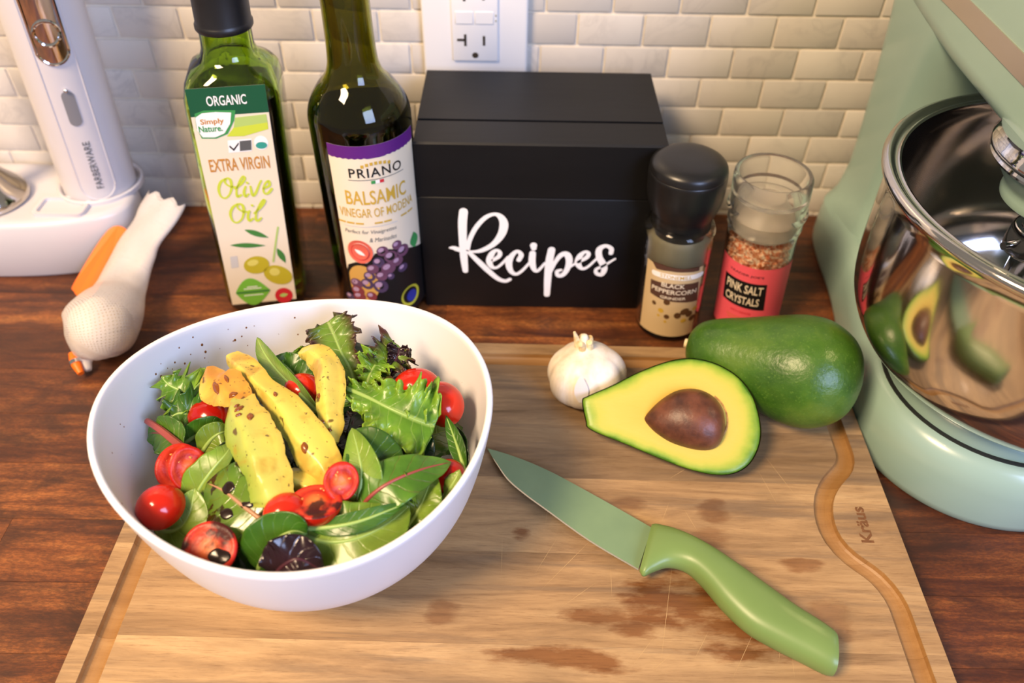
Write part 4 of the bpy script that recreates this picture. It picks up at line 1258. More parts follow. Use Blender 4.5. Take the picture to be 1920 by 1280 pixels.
bmesh.ops.create_uvsphere(b, u_segments=12, v_segments=8, radius=0.0016, matrix=Matrix.Translation(hb_pt(0.0, 0.1405, 0.0005)))
obj('indicator_lamp', b, M_CHROME, hbody)
b = text2d('FARBERWARE', 0.0015, 0.0800, 0.0400, 0.0050, bold=0.012, rot=PI / 2)
for v in b.verts: v.co = hb_pt(v.co.x, v.co.y, 0.00035)
obj('lettering', b, I_GREY, hbody, recalc=False)

# steel blending foot resting in the base
foot = empty('blending_foot', (-0.4060, 0.5180, 0.047), 'flared steel blending foot resting in the white storage base', 'blender attachment')
bm = bmesh.new()
lathe(bm, smooth_prof([(0.0285, 0.0480), (0.0290, 0.0500), (0.0270, 0.0560), (0.0180, 0.0670), (0.0105, 0.0800), (0.0090, 0.100), (0.0088, 0.140)], 28) + [(0.012, 0.142), (0.0135, 0.146), (0.0135, 0.175), (0.011, 0.178)], -0.4060, 0.5180, 48)
obj('bell', bm, M_STEEL, foot)

# ================================================================== garlic, avocados
def mat_garlic():
    t = NT('garlic_skin')
    v = t.coords('Object', (1, 1, 0.25), False)
    n = t.noise(v, 70.0, 4.0, 0.6)
    c = t.ramp(n, [(0.32, lin((214, 196, 170))), (0.5, lin((236, 222, 200))), (0.7, lin((246, 238, 224)))])
    t.set(color=c, rough=0.45, sss=0.12)
    t.b.inputs['Subsurface Radius'].default_value = (0.004, 0.003, 0.002)
    t.bump(n, 0.18, 0.001)
    return t.m
M_GARLIC = mat_garlic()
M_TIP = mottled('dry_garlic_stem', (206, 176, 120), (238, 220, 180), 200, 0.7)

def garlic_mesh(R, hgt, cloves, seed, stem=True):
    """bulb standing on z=0, axis up"""
    rr = random.Random(seed)
    ph = [rr.uniform(-0.15, 0.15) for _ in range(cloves)]
    prof = [(0.20, 0.0), (0.46, 0.012), (0.74, 0.07), (0.93, 0.20), (1.0, 0.36), (0.965, 0.52), (0.84, 0.67), (0.62, 0.80), (0.40, 0.885), (0.24, 0.945)]
    if stem: prof += [(0.155, 1.00), (0.115, 1.07), (0.085, 1.15), (0.03, 1.17)]
    prof = catmull(prof, 34)
    rings = []
    N = 72
    for i, (r, z) in enumerate(prof):
        ring = []
        for j in range(N):
            a = 2 * PI * j / N
            k = (a / (2 * PI) * cloves) % 1.0
            lob = abs(math.sin(PI * k)) ** 0.6
            amt = 0.10 * math.sin(PI * min(1, max(0, z / 0.95)))
            rr2 = R * r * (1 - amt + amt * lob * 1.25 + 0.02 * math.sin(3 * a + seed))
            ring.append((rr2 * math.cos(a), rr2 * math.sin(a), z * hgt))
        rings.append(ring)
    b = bmesh.new()
    loft(b, rings)
    return b

gar = empty('garlic_bulb', (0.0490, 0.3500, BT), 'whole white garlic bulb on the board next to the avocado half', 'garlic')
b = garlic_mesh(0.0248, 0.0400, 7, 3)
mt = Matrix.Translation((0.0490, 0.3490, BT - 0.0002)) @ Matrix.Rotation(math.radians(-9), 4, 'X') @ Matrix.Rotation(math.radians(-6), 4, 'Y') @ Matrix.Rotation(0.55, 4, 'Z')
bmesh.ops.transform(b, matrix=mt, verts=b.verts)
for v in b.verts: v.co.z = max(v.co.z, BT)
obj('bulb', b, M_GARLIC, gar, angle=70)
# torn papery stem
b = bmesh.new()
for k in range(5):
    a = 2 * PI * k / 5
    tube(b, [tuple(mt @ Vector((0.0035 * math.cos(a), 0.0035 * math.sin(a), 0.0375)) )+ (0.0028,), tuple(mt @ Vector((0.0042 * math.cos(a), 0.0042 * math.sin(a), 0.0415))) + (0.0022,), tuple(mt @ Vector((0.0050 * math.cos(a) - 0.001, 0.005 * math.sin(a), 0.0432 + (0.006 if k == 2 else 0)))) + (0.0008 if k == 2 else 0.0018,)], 0.002, 8, 8)
obj('stem', b, M_TIP, gar)
# loose flake of skin
b = bmesh.new()
rows = []
for i in range(7):
    u = i / 6
    row = []
    for j in range(5):
        s = (j / 4 - 0.5) * 0.0085 * math.sin(PI * (0.12 + 0.8 * u))
        a = -1.72 + s / 0.024
        zz = 0.014 + 0.017 * u
        R_ = 0.0254 * math.cos((zz - 0.0145) / 0.030) + 0.0006
        row.append(tuple(mt @ Vector((R_ * math.sin(a + 1.0), -R_ * math.cos(a + 1.0), zz))))
    rows.append(row)
loft(b, rows, False, False, closed=False)
obj('skin_flake', b, plain('garlic_flake', (214, 208, 206), 0.5), gar)

# ---- garlic in a net sleeve
ng = empty('garlic_bulb', (-0.2835, 0.3930, 0), 'garlic bulb packed in the white net bag on the worktop', 'garlic')
b = garlic_mesh(0.0212, 0.0380, 6, 8, stem=False)
mt2 = Matrix.Translation((-0.2835, 0.3990, 0.0235)) @ Matrix.Rotation(math.radians(62), 4, 'X') @ Matrix.Rotation(math.radians(4), 4, 'Y') @ Matrix.Translation((0, 0, -0.016))
bmesh.ops.transform(b, matrix=mt2, verts=b.verts)
for v in b.verts: v.co.z = max(v.co.z, 0.0008)
obj('bulb', b, M_GARLIC, ng, angle=70)

def mat_net():
    t = NT('white_net')
    tc = t.t.nodes.new('ShaderNodeTexCoord')
    sep = t.t.nodes.new('ShaderNodeSeparateXYZ')
    t.l(tc.outputs['UV'], sep.inputs[0])
    u = t.math('MULTIPLY', sep.outputs[0], 46.0)
    v = t.math('MULTIPLY', sep.outputs[1], 110.0)
    def line(a):
        f = t.math('FRACT', a)
        d = t.math('ABSOLUTE', t.math('SUBTRACT', f, 0.5))
        return t.math('GREATER_THAN', d, 0.20)
    w = t.math('MAXIMUM', line(t.math('ADD', u, v)), line(t.math('SUBTRACT', u, v)))
    t.set(color=lin((228, 222, 220)), rough=0.5, alpha=t.math('ADD', 0.16, t.math('MULTIPLY', w, 0.52)))
    return t.m
M_NET = mat_net()
bag = empty('net_bag', (-0.2900, 0.4600, 0), 'white mesh garlic bag with orange tag lying by the storage base', 'bag')
NB = [(-0.2902, 0.3778, 0.004, 0.002, 0.002), (-0.2939, 0.3851, 0.008, 0.006, 0.005), (-0.2905, 0.3902, 0.017, 0.02, 0.014), (-0.2852, 0.3981, 0.0232, 0.0248, 0.0236), (-0.2852, 0.4177, 0.022, 0.0232, 0.021), (-0.2874, 0.4403, 0.02, 0.019, 0.013), (-0.287, 0.46, 0.024, 0.018, 0.0085), (-0.28, 0.4757, 0.036, 0.019, 0.007), (-0.2689, 0.4883, 0.05, 0.019, 0.006), (-0.261, 0.5025, 0.06, 0.0185, 0.006)]
rings = []
nb = catmull(NB, 46)
for i, (x, y_, z, w, h) in enumerate(nb):
    p0, p1 = Vector(nb[max(i - 1, 0)][:3]), Vector(nb[min(i + 1, 45)][:3])
    t_ = (p1 - p0).normalized()
    side = t_.cross(Vector((0, 0, 1))).normalized()
    up = side.cross(t_)
    ring = []
    for j in range(32):
        a = 2 * PI * j / 32
        fr = 1 + (0.10 * math.sin(5 * a + i * 0.35) if i > 26 else 0.0)
        q = Vector((x, y_, z)) + side * w * math.cos(a) + up * h * math.sin(a) * fr
        if i > 42: q += t_ * 0.0022 * math.sin(7 * a + i)
        ring.append((q.x, q.y, max(q.z, 0.0004)))
    rings.append(ring)
b = bmesh.new()
vv = loft(b, rings, True, False)
uvl = b.loops.layers.uv.new('UVMap')
idx = {}
for i, r in enumerate(vv):
    for j, v in enumerate(r): idx[v] = (j / 32, i / 45)
for f in b.faces:
    js = [idx[l.vert][0] for l in f.loops]
    for l in f.loops:
        u, w = idx[l.vert]
        if max(js) - min(js) > 0.5 and u < 0.5: u += 1.0
        l[uvl].uv = (u, w)
obj('net_sleeve', b, M_NET, bag, angle=80)
M_ORANGE = plain('orange_tag', (250, 116, 22), 0.45)
NT_ = [(-0.3103, 0.4958, 0.036), (-0.2948, 0.4948, 0.036), (-0.2939, 0.4806, 0.028), (-0.306, 0.4631, 0.016), (-0.3141, 0.4477, 0.01), (-0.3217, 0.447, 0.01), (-0.3286, 0.453, 0.011), (-0.3312, 0.4623, 0.012)]
b = bmesh.new()
top = [b.verts.new((x, y_, z)) for x, y_, z in closed_catmull(NT_, 40)]
f1 = b.faces.new(top)
r_ = bmesh.ops.extrude_face_region(b, geom=[f1])
for g in r_['geom']:
    if isinstance(g, bmesh.types.BMVert): g.co.z -= 0.0008
obj('tag', b, M_ORANGE, bag, smooth=False)
NC = [(-0.3017, 0.3861, 0.012), (-0.298, 0.3799, 0.009), (-0.2926, 0.3728, 0.006)]
b = bmesh.new()
tube(b, [NC[0] + (0.0026,), NC[1] + (0.0036,), NC[2] + (0.0022,)], 0.003, 10, 8)
obj('tag_end', b, M_ORANGE, bag)
b = bmesh.new()
d = (Vector(NC[2]) - Vector(NC[0])).normalized()
c = Vector(NC[1])
tube(b, [tuple(c - d * 0.0014), tuple(c + d * 0.0014)], 0.0042, 14)
obj('clip', b, M_CHROME, bag)

# ---- whole avocado
def mat_avo_skin(dark=False):
    t = NT('avocado_skin_dark' if dark else 'avocado_skin')
    v = t.coords('Object', (1, 1, 1), False)
    n = t.noise(v, 28.0, 5.0, 0.6)
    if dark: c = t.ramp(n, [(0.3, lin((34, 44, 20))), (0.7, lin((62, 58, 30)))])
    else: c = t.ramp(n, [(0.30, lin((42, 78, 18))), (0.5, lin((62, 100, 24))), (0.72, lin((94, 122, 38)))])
    sp_ = t.noise(v, 700.0, 2.0)
    c = t.mix(t.ramp(sp_, [(0.58, (0, 0, 0, 1)), (0.72, (0.4, 0.4, 0.4, 1))]), c, lin((104, 138, 52)))
    t.set(color=c, rough=0.36)
    t.bump(t.noise(v, 260.0, 3.0), 0.4, 0.0009)
    return t.m
M_AVO = mat_avo_skin()
M_AVO_DARK = mat_avo_skin(True)
A0, A1 = Vector((0.1120, 0.3680, BT + 0.0265)), Vector((0.2085, 0.3260, BT + 0.0345))
avo = empty('avocado', (0.165, 0.345, BT), 'whole glossy green avocado behind the cut half', 'avocado')
ax = (A1 - A0)
Lx = ax.length
ax.normalize()
sd = ax.cross(Vector((0, 0, 1))).normalized()
up = sd.cross(ax)
prof = catmull([(0.0, 0.001), (0.012, 0.0085), (0.06, 0.0155), (0.16, 0.0205), (0.30, 0.0246), (0.46, 0.0298), (0.62, 0.0342), (0.76, 0.0340), (0.88, 0.0282), (0.95, 0.0205), (0.985, 0.0115), (1.0, 0.0012)], 48)
rings = []
for t_, r in prof:
    c = A0 + ax * (Lx * t_)
    rings.append([tuple(c + sd * r * math.cos(2 * PI * j / 48) + up * r * 0.985 * math.sin(2 * PI * j / 48)) for j in range(48)])
b = bmesh.new()
loft(b, rings)
zmin = min(v.co.z for v in b.verts)
bmesh.ops.translate(b, verts=b.verts, vec=(0, 0, BT - 0.0004 - zmin))
obj('skin', b, M_AVO, avo, angle=80)
b = bmesh.new()
c = A0 + Vector((0, 0, BT - 0.0004 - zmin))
tube(b, [tuple(c + ax * 0.002), tuple(c - ax * 0.0016)], 0.003, 12)
obj('stem_scar', b, M_TIP, avo)

# ---- avocado half with its stone
HA = [(0.043, 0.3198, 0.0448), (0.0465, 0.3224, 0.0467), (0.0612, 0.3275, 0.051), (0.0772, 0.3339, 0.0562), (0.0948, 0.3388, 0.0607), (0.1091, 0.3396, 0.0625), (0.123, 0.3359, 0.0616), (0.135, 0.3283, 0.0583), (0.1426, 0.3176, 0.0528), (0.1455, 0.3038, 0.045), (0.144, 0.2936, 0.0389), (0.1379, 0.2845, 0.0331), (0.1285, 0.28, 0.0296), (0.1164, 0.2799, 0.0285), (0.1015, 0.2836, 0.0292), (0.085, 0.2898, 0.0313), (0.0682, 0.2967, 0.0337), (0.0528, 0.3027, 0.0358), (0.046, 0.3063, 0.0372), (0.0451, 0.3091, 0.0388)]
HN = Vector((-0.08, -0.50, 0.86)).normalized()
half = empty('avocado_half', (0.110, 0.312, BT), 'halved avocado showing yellow flesh and brown stone', 'avocado')
ol = [Vector(p) for p in closed_catmull(HA, 80)]
cen = sum(ol, Vector()) / len(ol)
# long axis of the cut face
e1 = (Vector(HA[10]) - Vector(HA[0])).normalized()
e2 = HN.cross(e1).normalized()
def mat_flesh():
    t = NT('avocado_flesh')
    at = t.t.nodes.new('ShaderNodeAttribute')
    at.attribute_name = 'rim'
    n = t.noise(t.coords('Object', (1, 1, 1), False), 60.0, 4.0)
    f = t.math('ADD', at.outputs['Fac'], t.math('MULTIPLY', t.math('SUBTRACT', n, 0.5), 0.22))
    c = t.ramp(f, [(0.0, lin((206, 166, 62))), (0.40, lin((210, 178, 78))), (0.70, lin((206, 184, 84))), (0.84, lin((184, 182, 72))), (0.92, lin((146, 168, 52))), (0.98, lin((98, 138, 34))), (1.0, lin((72, 112, 26)))])
    t.set(color=c, rough=0.38, sss=0.1)
    t.b.inputs['Subsurface Radius'].default_value = (0.004, 0.003, 0.001)
    t.bump(t.noise(t.coords('Object', (1, 3, 3), False), 120.0, 4.0), 0.15, 0.001)
    return t.m
M_FLESH = mat_flesh()
b = bmesh.new()
lay = b.verts.layers.float.new('rim')
rows = []
steps = [1.0, 0.985, 0.96, 0.92, 0.87, 0.8, 0.7, 0.58, 0.45, 0.3, 0.15]
dep_ = [-0.0012, -0.0004, 0.0, 0.0002, 0.0003, 0.0003, 0.0003, 0.0003, 0.0003, 0.0003, 0.0003]
for k, dz in zip(steps, dep_):
    row = []
    for p in ol:
        v = b.verts.new(cen + (p - cen) * k + HN * dz)
        v[lay] = k
        row.append(v)
    rows.append(row)
cv = b.verts.new(cen + HN * 0.0003)
cv[lay] = 0
for a, c in zip(rows[:-1], rows[1:]):
    for j in range(80): b.faces.new((a[j], a[(j + 1) % 80], c[(j + 1) % 80], c[j]))
for j in range(80): b.faces.new((rows[-1][j], rows[-1][(j + 1) % 80], cv))
obj('flesh', b, M_FLESH, half, angle=60)
b = bmesh.new()
rings = []
for i in range(16):
    a = PI / 2 * i / 15.5
    k, dd = math.cos(a) ** 0.75, math.sin(a)
    ring = []
    for p in ol:
        q = cen + (p - cen) * (k * 1.012)
        along = (p - cen).dot(e1)
        thick = 0.030 + 0.10 * min(0.05, max(-0.06, along))
        q = q - HN * (thick * dd) - HN * 0.0006
        ring.append((q.x, q.y, max(q.z, BT + 0.0001)))
    rings.append(ring)
loft(b, rings, False, True)
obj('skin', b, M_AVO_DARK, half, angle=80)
# stone
PIT = [(0.0784, 0.3077, 0.0446), (0.1253, 0.3012, 0.0452), (0.1076, 0.322, 0.0556), (0.1029, 0.2918, 0.0376)]
M_STONE = mottled('avocado_stone', (66, 34, 22), (112, 64, 42), 90, 0.42, bump=0.4, detail=6)
pA, pB, pT, pD = (Vector(p) for p in PIT)
pe = (pB - pA).normalized()
pf = HN.cross(pe).normalized()
hw = (pT - pD).length / 2
Lp = (pB - pA).length
prof = catmull([(0.0, 0.02), (0.05, 0.22), (0.17, 0.55), (0.34, 0.85), (0.52, 0.99), (0.70, 1.0), (0.85, 0.86), (0.95, 0.56), (1.0, 0.05)], 30)
mid = (pA + pB) / 2
shift = ((pT + pD) / 2 - mid).dot(pf)
b = bmesh.new()
rings = []
for t_, r in prof:
    c = pA + pe * Lp * t_ + pf * shift * math.sin(PI * t_) - HN * 0.0035
    rings.append([tuple(c + pf * hw * r * math.cos(2 * PI * j / 36) + HN * hw * 0.80 * r * math.sin(2 * PI * j / 36)) for j in range(36)])
loft(b, rings)
obj('stone', b, M_STONE, half, angle=80)
# hollow lip where the stone has shrunk from the flesh
b = bmesh.new()
lipc = []
for i in range(9):
    a = -1.15 + 2.1 * i / 8
    lipc.append(tuple(mid + pf * (shift + hw * 1.02 * math.sin(a)) + pe * (Lp * 0.5 * (0.20 + 0.84 * math.cos(a))) - HN * 0.0034))
tube(b, lipc, 0.0009, 8, 24)
obj('stone_coat', b, mottled('stone_coat', (196, 150, 78), (150, 100, 50), 300, 0.5), half)

# ================================================================== salad bowl
SBX, SBY, SBR = -0.1010, 0.2560, 0.0923
def rim_z(a):
    return 0.110 - 0.0046 * math.cos(a) - 0.0060 * math.sin(a) + 0.0066 * math.cos(2 * a) + 0.0041 * math.sin(2 * a)
BPROF = catmull([(0.33, 0.0), (0.40, 0.006), (0.475, 0.035), (0.585, 0.10), (0.70, 0.20), (0.815, 0.34), (0.895, 0.50), (0.945, 0.68), (0.98, 0.86), (1.0, 1.0)], 40)
def bowl_r(t):
    t = max(0.0, min(1.0, t))
    for (r0, t0), (r1, t1) in zip(BPROF[:-1], BPROF[1:]):
        if t <= t1: return SBR * (r0 + (r1 - r0) * ((t - t0) / max(t1 - t0, 1e-6)))
    return SBR
def bowl_pt(a, t, d):
    """inner wall point at azimuth a, relative height t, pushed d towards the axis"""
    zr = rim_z(a)
    z = BT + (zr - BT) * t
    r = bowl_r(t) - d
    return Vector((SBX + r * math.cos(a), SBY + r * math.sin(a), z))
M_BOWL = plain('white_melamine', (238, 237, 240), 0.30)
sbowl = empty('salad_bowl', (SBX, SBY, BT), 'white salad bowl with wavy rim filled with green salad', 'bowl')
WTH = 0.0032
N = 112
rings = []
for r, t in BPROF:
    rings.append([(SBX + SBR * r * math.cos(2 * PI * j / N), SBY + SBR * r * math.sin(2 * PI * j / N), BT + (rim_z(2 * PI * j / N) - BT) * t) for j in range(N)])
def ring_at(dr, dz):
    return [(SBX + (SBR + dr) * math.cos(2 * PI * j / N), SBY + (SBR + dr) * math.sin(2 * PI * j / N), rim_z(2 * PI * j / N) + dz) for j in range(N)]
rings += [ring_at(-0.0004, 0.0009), ring_at(-0.0011, 0.0013), ring_at(-0.0021, 0.0013), ring_at(-0.0028, 0.0008)]
for r, t in BPROF[::-1]:
    rr = max(SBR * r - WTH, 0.002)
    rings.append([(SBX + rr * math.cos(2 * PI * j / N), SBY + rr * math.sin(2 * PI * j / N), BT + WTH * (1 - t) + (rim_z(2 * PI * j / N) - BT) * t) for j in range(N)])
b = bmesh.new()
loft(b, rings)
obj('bowl_wall', b, M_BOWL, sbowl, angle=60)

# dressing flicked up the inside of the bowl
M_DRESS = plain('balsamic_drops', (128, 76, 30), 0.3)
DOTS = [(1.8558, 0.9006, 1.6), (1.8594, 0.7585, 2.3), (2.1661, 0.8915, 1.7), (2.2119, 0.8345, 1.8), (2.2607, 0.8209, 2.6), (2.273, 0.8187, 1.3), (2.1964, 0.7544, 1.6), (2.4647, 0.8703, 2.3), (2.4629, 0.8146, 2.4), (2.4855, 0.7772, 1.5), (2.4972, 0.9444, 1.4), (2.6043, 0.9164, 1.4), (2.557, 0.8416, 1.2), (2.6181, 0.8051, 2.1), (2.6089, 0.7711, 2.9), (2.6725, 0.844, 1.7), (2.7339, 0.8372, 1.0), (2.7088, 0.8157, 1.1), (2.7581, 0.8851, 0.9), (2.6243, 0.7224, 1.3), (2.8223, 0.8497, 1.9), (2.8001, 0.8168, 2.5), (2.7649, 0.7913, 0.9), (2.76, 0.7026, 2.0), (2.3708, 0.7974, 0.9), (2.2764, 0.9146, 0.9), (2.1162, 0.8906, 0.9), (1.9814, 0.7865, 1.0), (1.9295, 0.7178, 0.9), (2.0484, 0.7138, 1.3), (2.4761, 0.7401, 0.8), (-2.9325, 0.6922, 1.6), (-2.838, 0.6546, 2.6), (-2.8142, 0.685, 1.8), (-2.7912, 0.5991, 1.7), (-2.7717, 0.5606, 1.0), (-3.0391, 0.7991, 1.2), (-3.0278, 0.8291, 1.0), (-2.7988, 0.8427, 1.2), (-2.9642, 0.6347, 1.2), (-2.3506, 0.9531, 1.3), (-2.1658, 0.9995, 0.8), (-2.8233, 0.5769, 1.0), (0.2715, 0.5823, 2.2), (0.4985, 0.7138, 1.4), (0.2519, 0.4942, 1.0)]
b = bmesh.new()
for az, t_, s in DOTS:      # azimuth round the bowl, relative height up the wall, size
    p = bowl_pt(az, t_, WTH)
    nrm = (bowl_pt(az + 0.02, t_, WTH) - bowl_pt(az - 0.02, t_, WTH)).cross(bowl_pt(az, t_ + 0.02, WTH) - bowl_pt(az, t_ - 0.02, WTH)).normalized()
    q = nrm.to_track_quat('Z', 'Y').to_matrix().to_4x4()
    s2 = s * 0.00036
    bmesh.ops.create_uvsphere(b, u_segments=10, v_segments=6, radius=1.0, matrix=Matrix.Translation(p) @ q @ Matrix.Diagonal((s2, s2 * 1.15, 0.00024, 1)))
tag(obj('dressing_drops', b, M_DRESS, sbowl), kind='stuff')

# ================================================================== leaves
def mat_leaf(name, blade, edge, rib, rough=0.34, veins=0.5, spots=0.0, spot_col=(52, 30, 12), trans=0.25):
    t = NT(name)
    tc = t.t.nodes.new('ShaderNodeTexCoord')
    sep = t.t.nodes.new('ShaderNodeSeparateXYZ')
    t.l(tc.outputs['UV'], sep.inputs[0])
    u = sep.outputs[0]
    av = t.math('ABSOLUTE', t.math('MULTIPLY', t.math('SUBTRACT', sep.outputs[1], 0.5), 2.0))
    v = t.coords('Object')
    n = t.noise(v, 70.0, 4.0)
    c = t.mix(t.ramp(t.math('ADD', av, t.math('MULTIPLY', t.math('SUBTRACT', n, 0.5), 0.7)), [(0.35, (0, 0, 0, 1)), (0.95, (1, 1, 1, 1))]), lin(blade), lin(edge))
    tone = t.ramp(n, [(0.3, lin((190, 196, 184))), (0.7, lin((255, 255, 250)))])
    c = t.mix(1.0, c, tone, 'MULTIPLY')
    # side veins run outwards and forwards from the midrib
    ph = t.math('ADD', t.math('MULTIPLY', t.math('SUBTRACT', u, t.math('MULTIPLY', av, 0.16)), 9.0), t.math('MULTIPLY', t.math('SUBTRACT', n, 0.5), 1.2))
    d = t.math('ABSOLUTE', t.math('SUBTRACT', t.math('FRACT', ph), 0.5))
    vn = t.ramp(d, [(0.0, (1, 1, 1, 1)), (0.09, (0, 0, 0, 1))])
    c = t.mix(t.math('MULTIPLY', vn, veins), c, lin(rib))
    mr = t.ramp(av, [(0.03, (1, 1, 1, 1)), (0.09, (0, 0, 0, 1))])
    c = t.mix(t.math('MULTIPLY', mr, 0.9), c, lin(rib))
    rg_ = rough
    if spots:
        s = t.noise(v, 95.0, 3.0, 0.5, 0.5)
        k = t.ramp(s, [(0.66 - spots, (0, 0, 0, 1)), (0.70 - spots, (1, 1, 1, 1))])
        c = t.mix(t.math('MULTIPLY', k, 0.92), c, lin(spot_col))
        rg_ = t.math('SUBTRACT', rough, t.math('MULTIPLY', k, 0.16))
    t.set(color=c, rough=rg_, coat=0.2, coat_rough=0.12)
    hh = t.math('ADD', t.math('MULTIPLY', vn, -0.5), n)
    t.bump(hh, 0.35, 0.0012)
    # light passing through the blade
    tr = t.t.nodes.new('ShaderNodeBsdfTranslucent')
    t.l(c, tr.inputs['Color'])
    mx = t.t.nodes.new('ShaderNodeMixShader')
    mx.inputs[0].default_value = trans
    out = [x for x in t.t.nodes if x.type == 'OUTPUT_MATERIAL'][0]
    t.l(t.b.outputs[0], mx.inputs[1])
    t.l(tr.outputs[0], mx.inputs[2])
    t.l(mx.outputs[0], out.inputs[0])
    return t.m

LM = dict(
    spinach=mat_leaf('spinach_leaf', (78, 126, 34), (66, 116, 30), (112, 154, 62), veins=0.30),
    under=mat_leaf('pale_leaf_underside', (148, 180, 68), (128, 168, 54), (168, 194, 96), veins=0.22),
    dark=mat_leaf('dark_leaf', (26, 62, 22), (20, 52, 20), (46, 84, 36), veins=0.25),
    beet=mat_leaf('red_ribbed_leaf', (104, 148, 46), (84, 134, 38), (176, 112, 86), veins=0.10),
    beet_red=mat_leaf('red_veined_leaf', (92, 144, 44), (98, 148, 42), (128, 60, 36), veins=0.22),
    dressed=mat_leaf('dressed_leaf', (116, 150, 48), (88, 130, 38), (150, 150, 84), veins=0.12, spots=0.13, rough=0.2),
    lettuce=mat_leaf('frilly_lettuce', (112, 164, 44), (162, 204, 66), (162, 194, 96), veins=0.30),
    redtip=mat_leaf('red_tipped_lettuce', (132, 170, 58), (96, 62, 58), (172, 186, 112), veins=0.20),
    purple=mat_leaf('purple_leaf', (44, 20, 30), (34, 14, 24), (72, 38, 48), veins=0.15, rough=0.2, trans=0.05),
    rib=mat_leaf('pale_rib_leaf', (160, 184, 96), (120, 160, 56), (196, 206, 140), veins=0.2),
)

def keep_in(p, d):
    """move a point to the inner side of the bowl wall"""
    dx, dy = p.x - SBX, p.y - SBY
    rad = math.hypot(dx, dy)
    an = math.atan2(dy, dx)
    p.z = max(p.z, BT + 0.012)
    tt = (p.z - BT) / (rim_z(an) - BT)
    lim = bowl_r(tt) - WTH - d
    if rad > lim and tt < 1.10:
        p.x, p.y = SBX + dx / rad * lim, SBY + dy / rad * lim
    return p

def leaf(label, group, spine, width, normal, mat, fold=(0.2, 0.2), shape='ovate', ruffle=0.0, freq=3.0, jag=0.0, curl=0.0, nu=26, nv=12, seed=0, name='leaf', stalk=0.0, stalk_mat=None, cat='leaf', twist=0.0, frill=0.0):
    """spine: world points from stalk to tip; fold: how far each half lifts off the plane (radians)"""
    rr = random.Random(seed + 91)
    ph = [rr.uniform(0, 6.28) for _ in range(6)]
    S = [keep_in(Vector(p), 0.0024) for p in catmull(spine, nu)]
    at = S[len(S) // 2].copy()
    N0 = Vector(normal).normalized()
    b = bmesh.new()
    uvl = b.loops.layers.uv.new('UVMap')
    rows = []
    for i in range(nu):
        u = i / (nu - 1)
        T = (S[min(i + 1, nu - 1)] - S[max(i - 1, 0)]).normalized()
        side = T.cross(N0).normalized()
        Nn = side.cross(T).normalized()
        if twist:
            q = Matrix.Rotation(twist * (u - 0.5), 3, T)
            side, Nn = q @ side, q @ Nn
        if shape == 'ovate': w = math.sin(PI * min(1, max(0.0, u)) ** 0.80) ** 0.72
        elif shape == 'spoon': w = (0.10 + 0.90 * math.sin(PI * max(0, (u - 0.25) / 0.75) ** 0.9) ** 0.7) if u > 0.25 else 0.10 + 0.02 * u
        elif shape == 'lance': w = math.sin(PI * u ** 0.9) ** 0.9
        elif shape == 'fan': w = (0.22 + 0.78 * min(1, u * 1.35) ** 1.2) * (1 if u < 0.86 else math.sqrt(max(0.0, 1 - ((u - 0.86) / 0.15) ** 2)))
        else: w = 1.0
        w *= width
        row = []
        for j in range(2 * nv + 1):
            v = (j - nv) / nv
            s = 1 if v > 0 else -1
            ang = fold[1] if v > 0 else fold[0]
            a = abs(v)
            jj = 1.0
            if jag:
                saw = abs(((u * freq * 1.5 + ph[2 if s > 0 else 3]) % 1.0) * 2 - 1)
                jj = 1 + jag * (saw - 0.5) * 2 * a * a
            ww = w * a * jj
            bend = ang + curl * a
            off = ww * math.sin(bend)
            lat = ww * math.cos(bend)
            if ruffle:
                rf = math.sin(2 * PI * freq * u + ph[0 if s > 0 else 1]) + 0.5 * math.sin(2 * PI * freq * 2.3 * u + ph[4] + 3 * a)
                off += ruffle * rf * a ** 1.6 * min(1, w / (0.4 * width) if width else 1)
            if frill:
                fw = max(0.0, a - 0.45) / 0.55
                off += frill * fw * math.sin(2 * PI * freq * 3.1 * u + 9 * a + ph[5]) + frill * 0.6 * fw * math.sin(2 * PI * freq * 5.3 * u - 5 * a + ph[2])
                lat *= 1 + 0.10 * fw * math.sin(2 * PI * freq * 4.1 * u + ph[3])
            p = S[i] + side * (lat * s) + Nn * off
            row.append(b.verts.new(keep_in(p, 0.0008)))
        rows.append(row)
    for i in range(nu - 1):
        for j in range(2 * nv):
            f = b.faces.new((rows[i][j], rows[i][j + 1], rows[i + 1][j + 1], rows[i + 1][j]))
            for l, (ii, jj) in zip(f.loops, ((i, j), (i, j + 1), (i + 1, j + 1), (i + 1, j))):
                l[uvl].uv = (ii / (nu - 1), jj / (2 * nv))
    root = empty(name, tuple(at), label, cat, group)
    o = obj('blade', b, LM[mat], root, angle=180, recalc=False)
    sm = o.modifiers.new('thickness', 'SOLIDIFY')
    sm.thickness = 0.00045
    sm.offset = 0
    # midrib and stalk
    b = bmesh.new()
    pts = []
    if stalk:
        d = (S[0] - S[2]).normalized()
        pts.append(tuple(S[0] + d * stalk) + (0.0012,))
    for k in range(0, nu, 3):
        pts.append(tuple(S[k]) + (0.0011 * (1 - k / nu) + 0.00025,))
    tube(b, pts, 0.001, 7, 24)
    obj('midrib', b, stalk_mat or LM['rib_plain'], root, angle=180)
    return root

LM['rib_plain'] = plain('leaf_midrib', (148, 178, 92), 0.4)
RIB_RED = plain('red_midrib', (150, 70, 62), 0.35)
RIB_PINK = plain('pink_midrib', (186, 136, 104), 0.35)
RIB_DARK = plain('dark_midrib', (60, 96, 46), 0.4)
RIB_PURPLE = plain('purple_midrib', (70, 30, 42), 0.35)
UPV = (0, -0.45, 0.9)

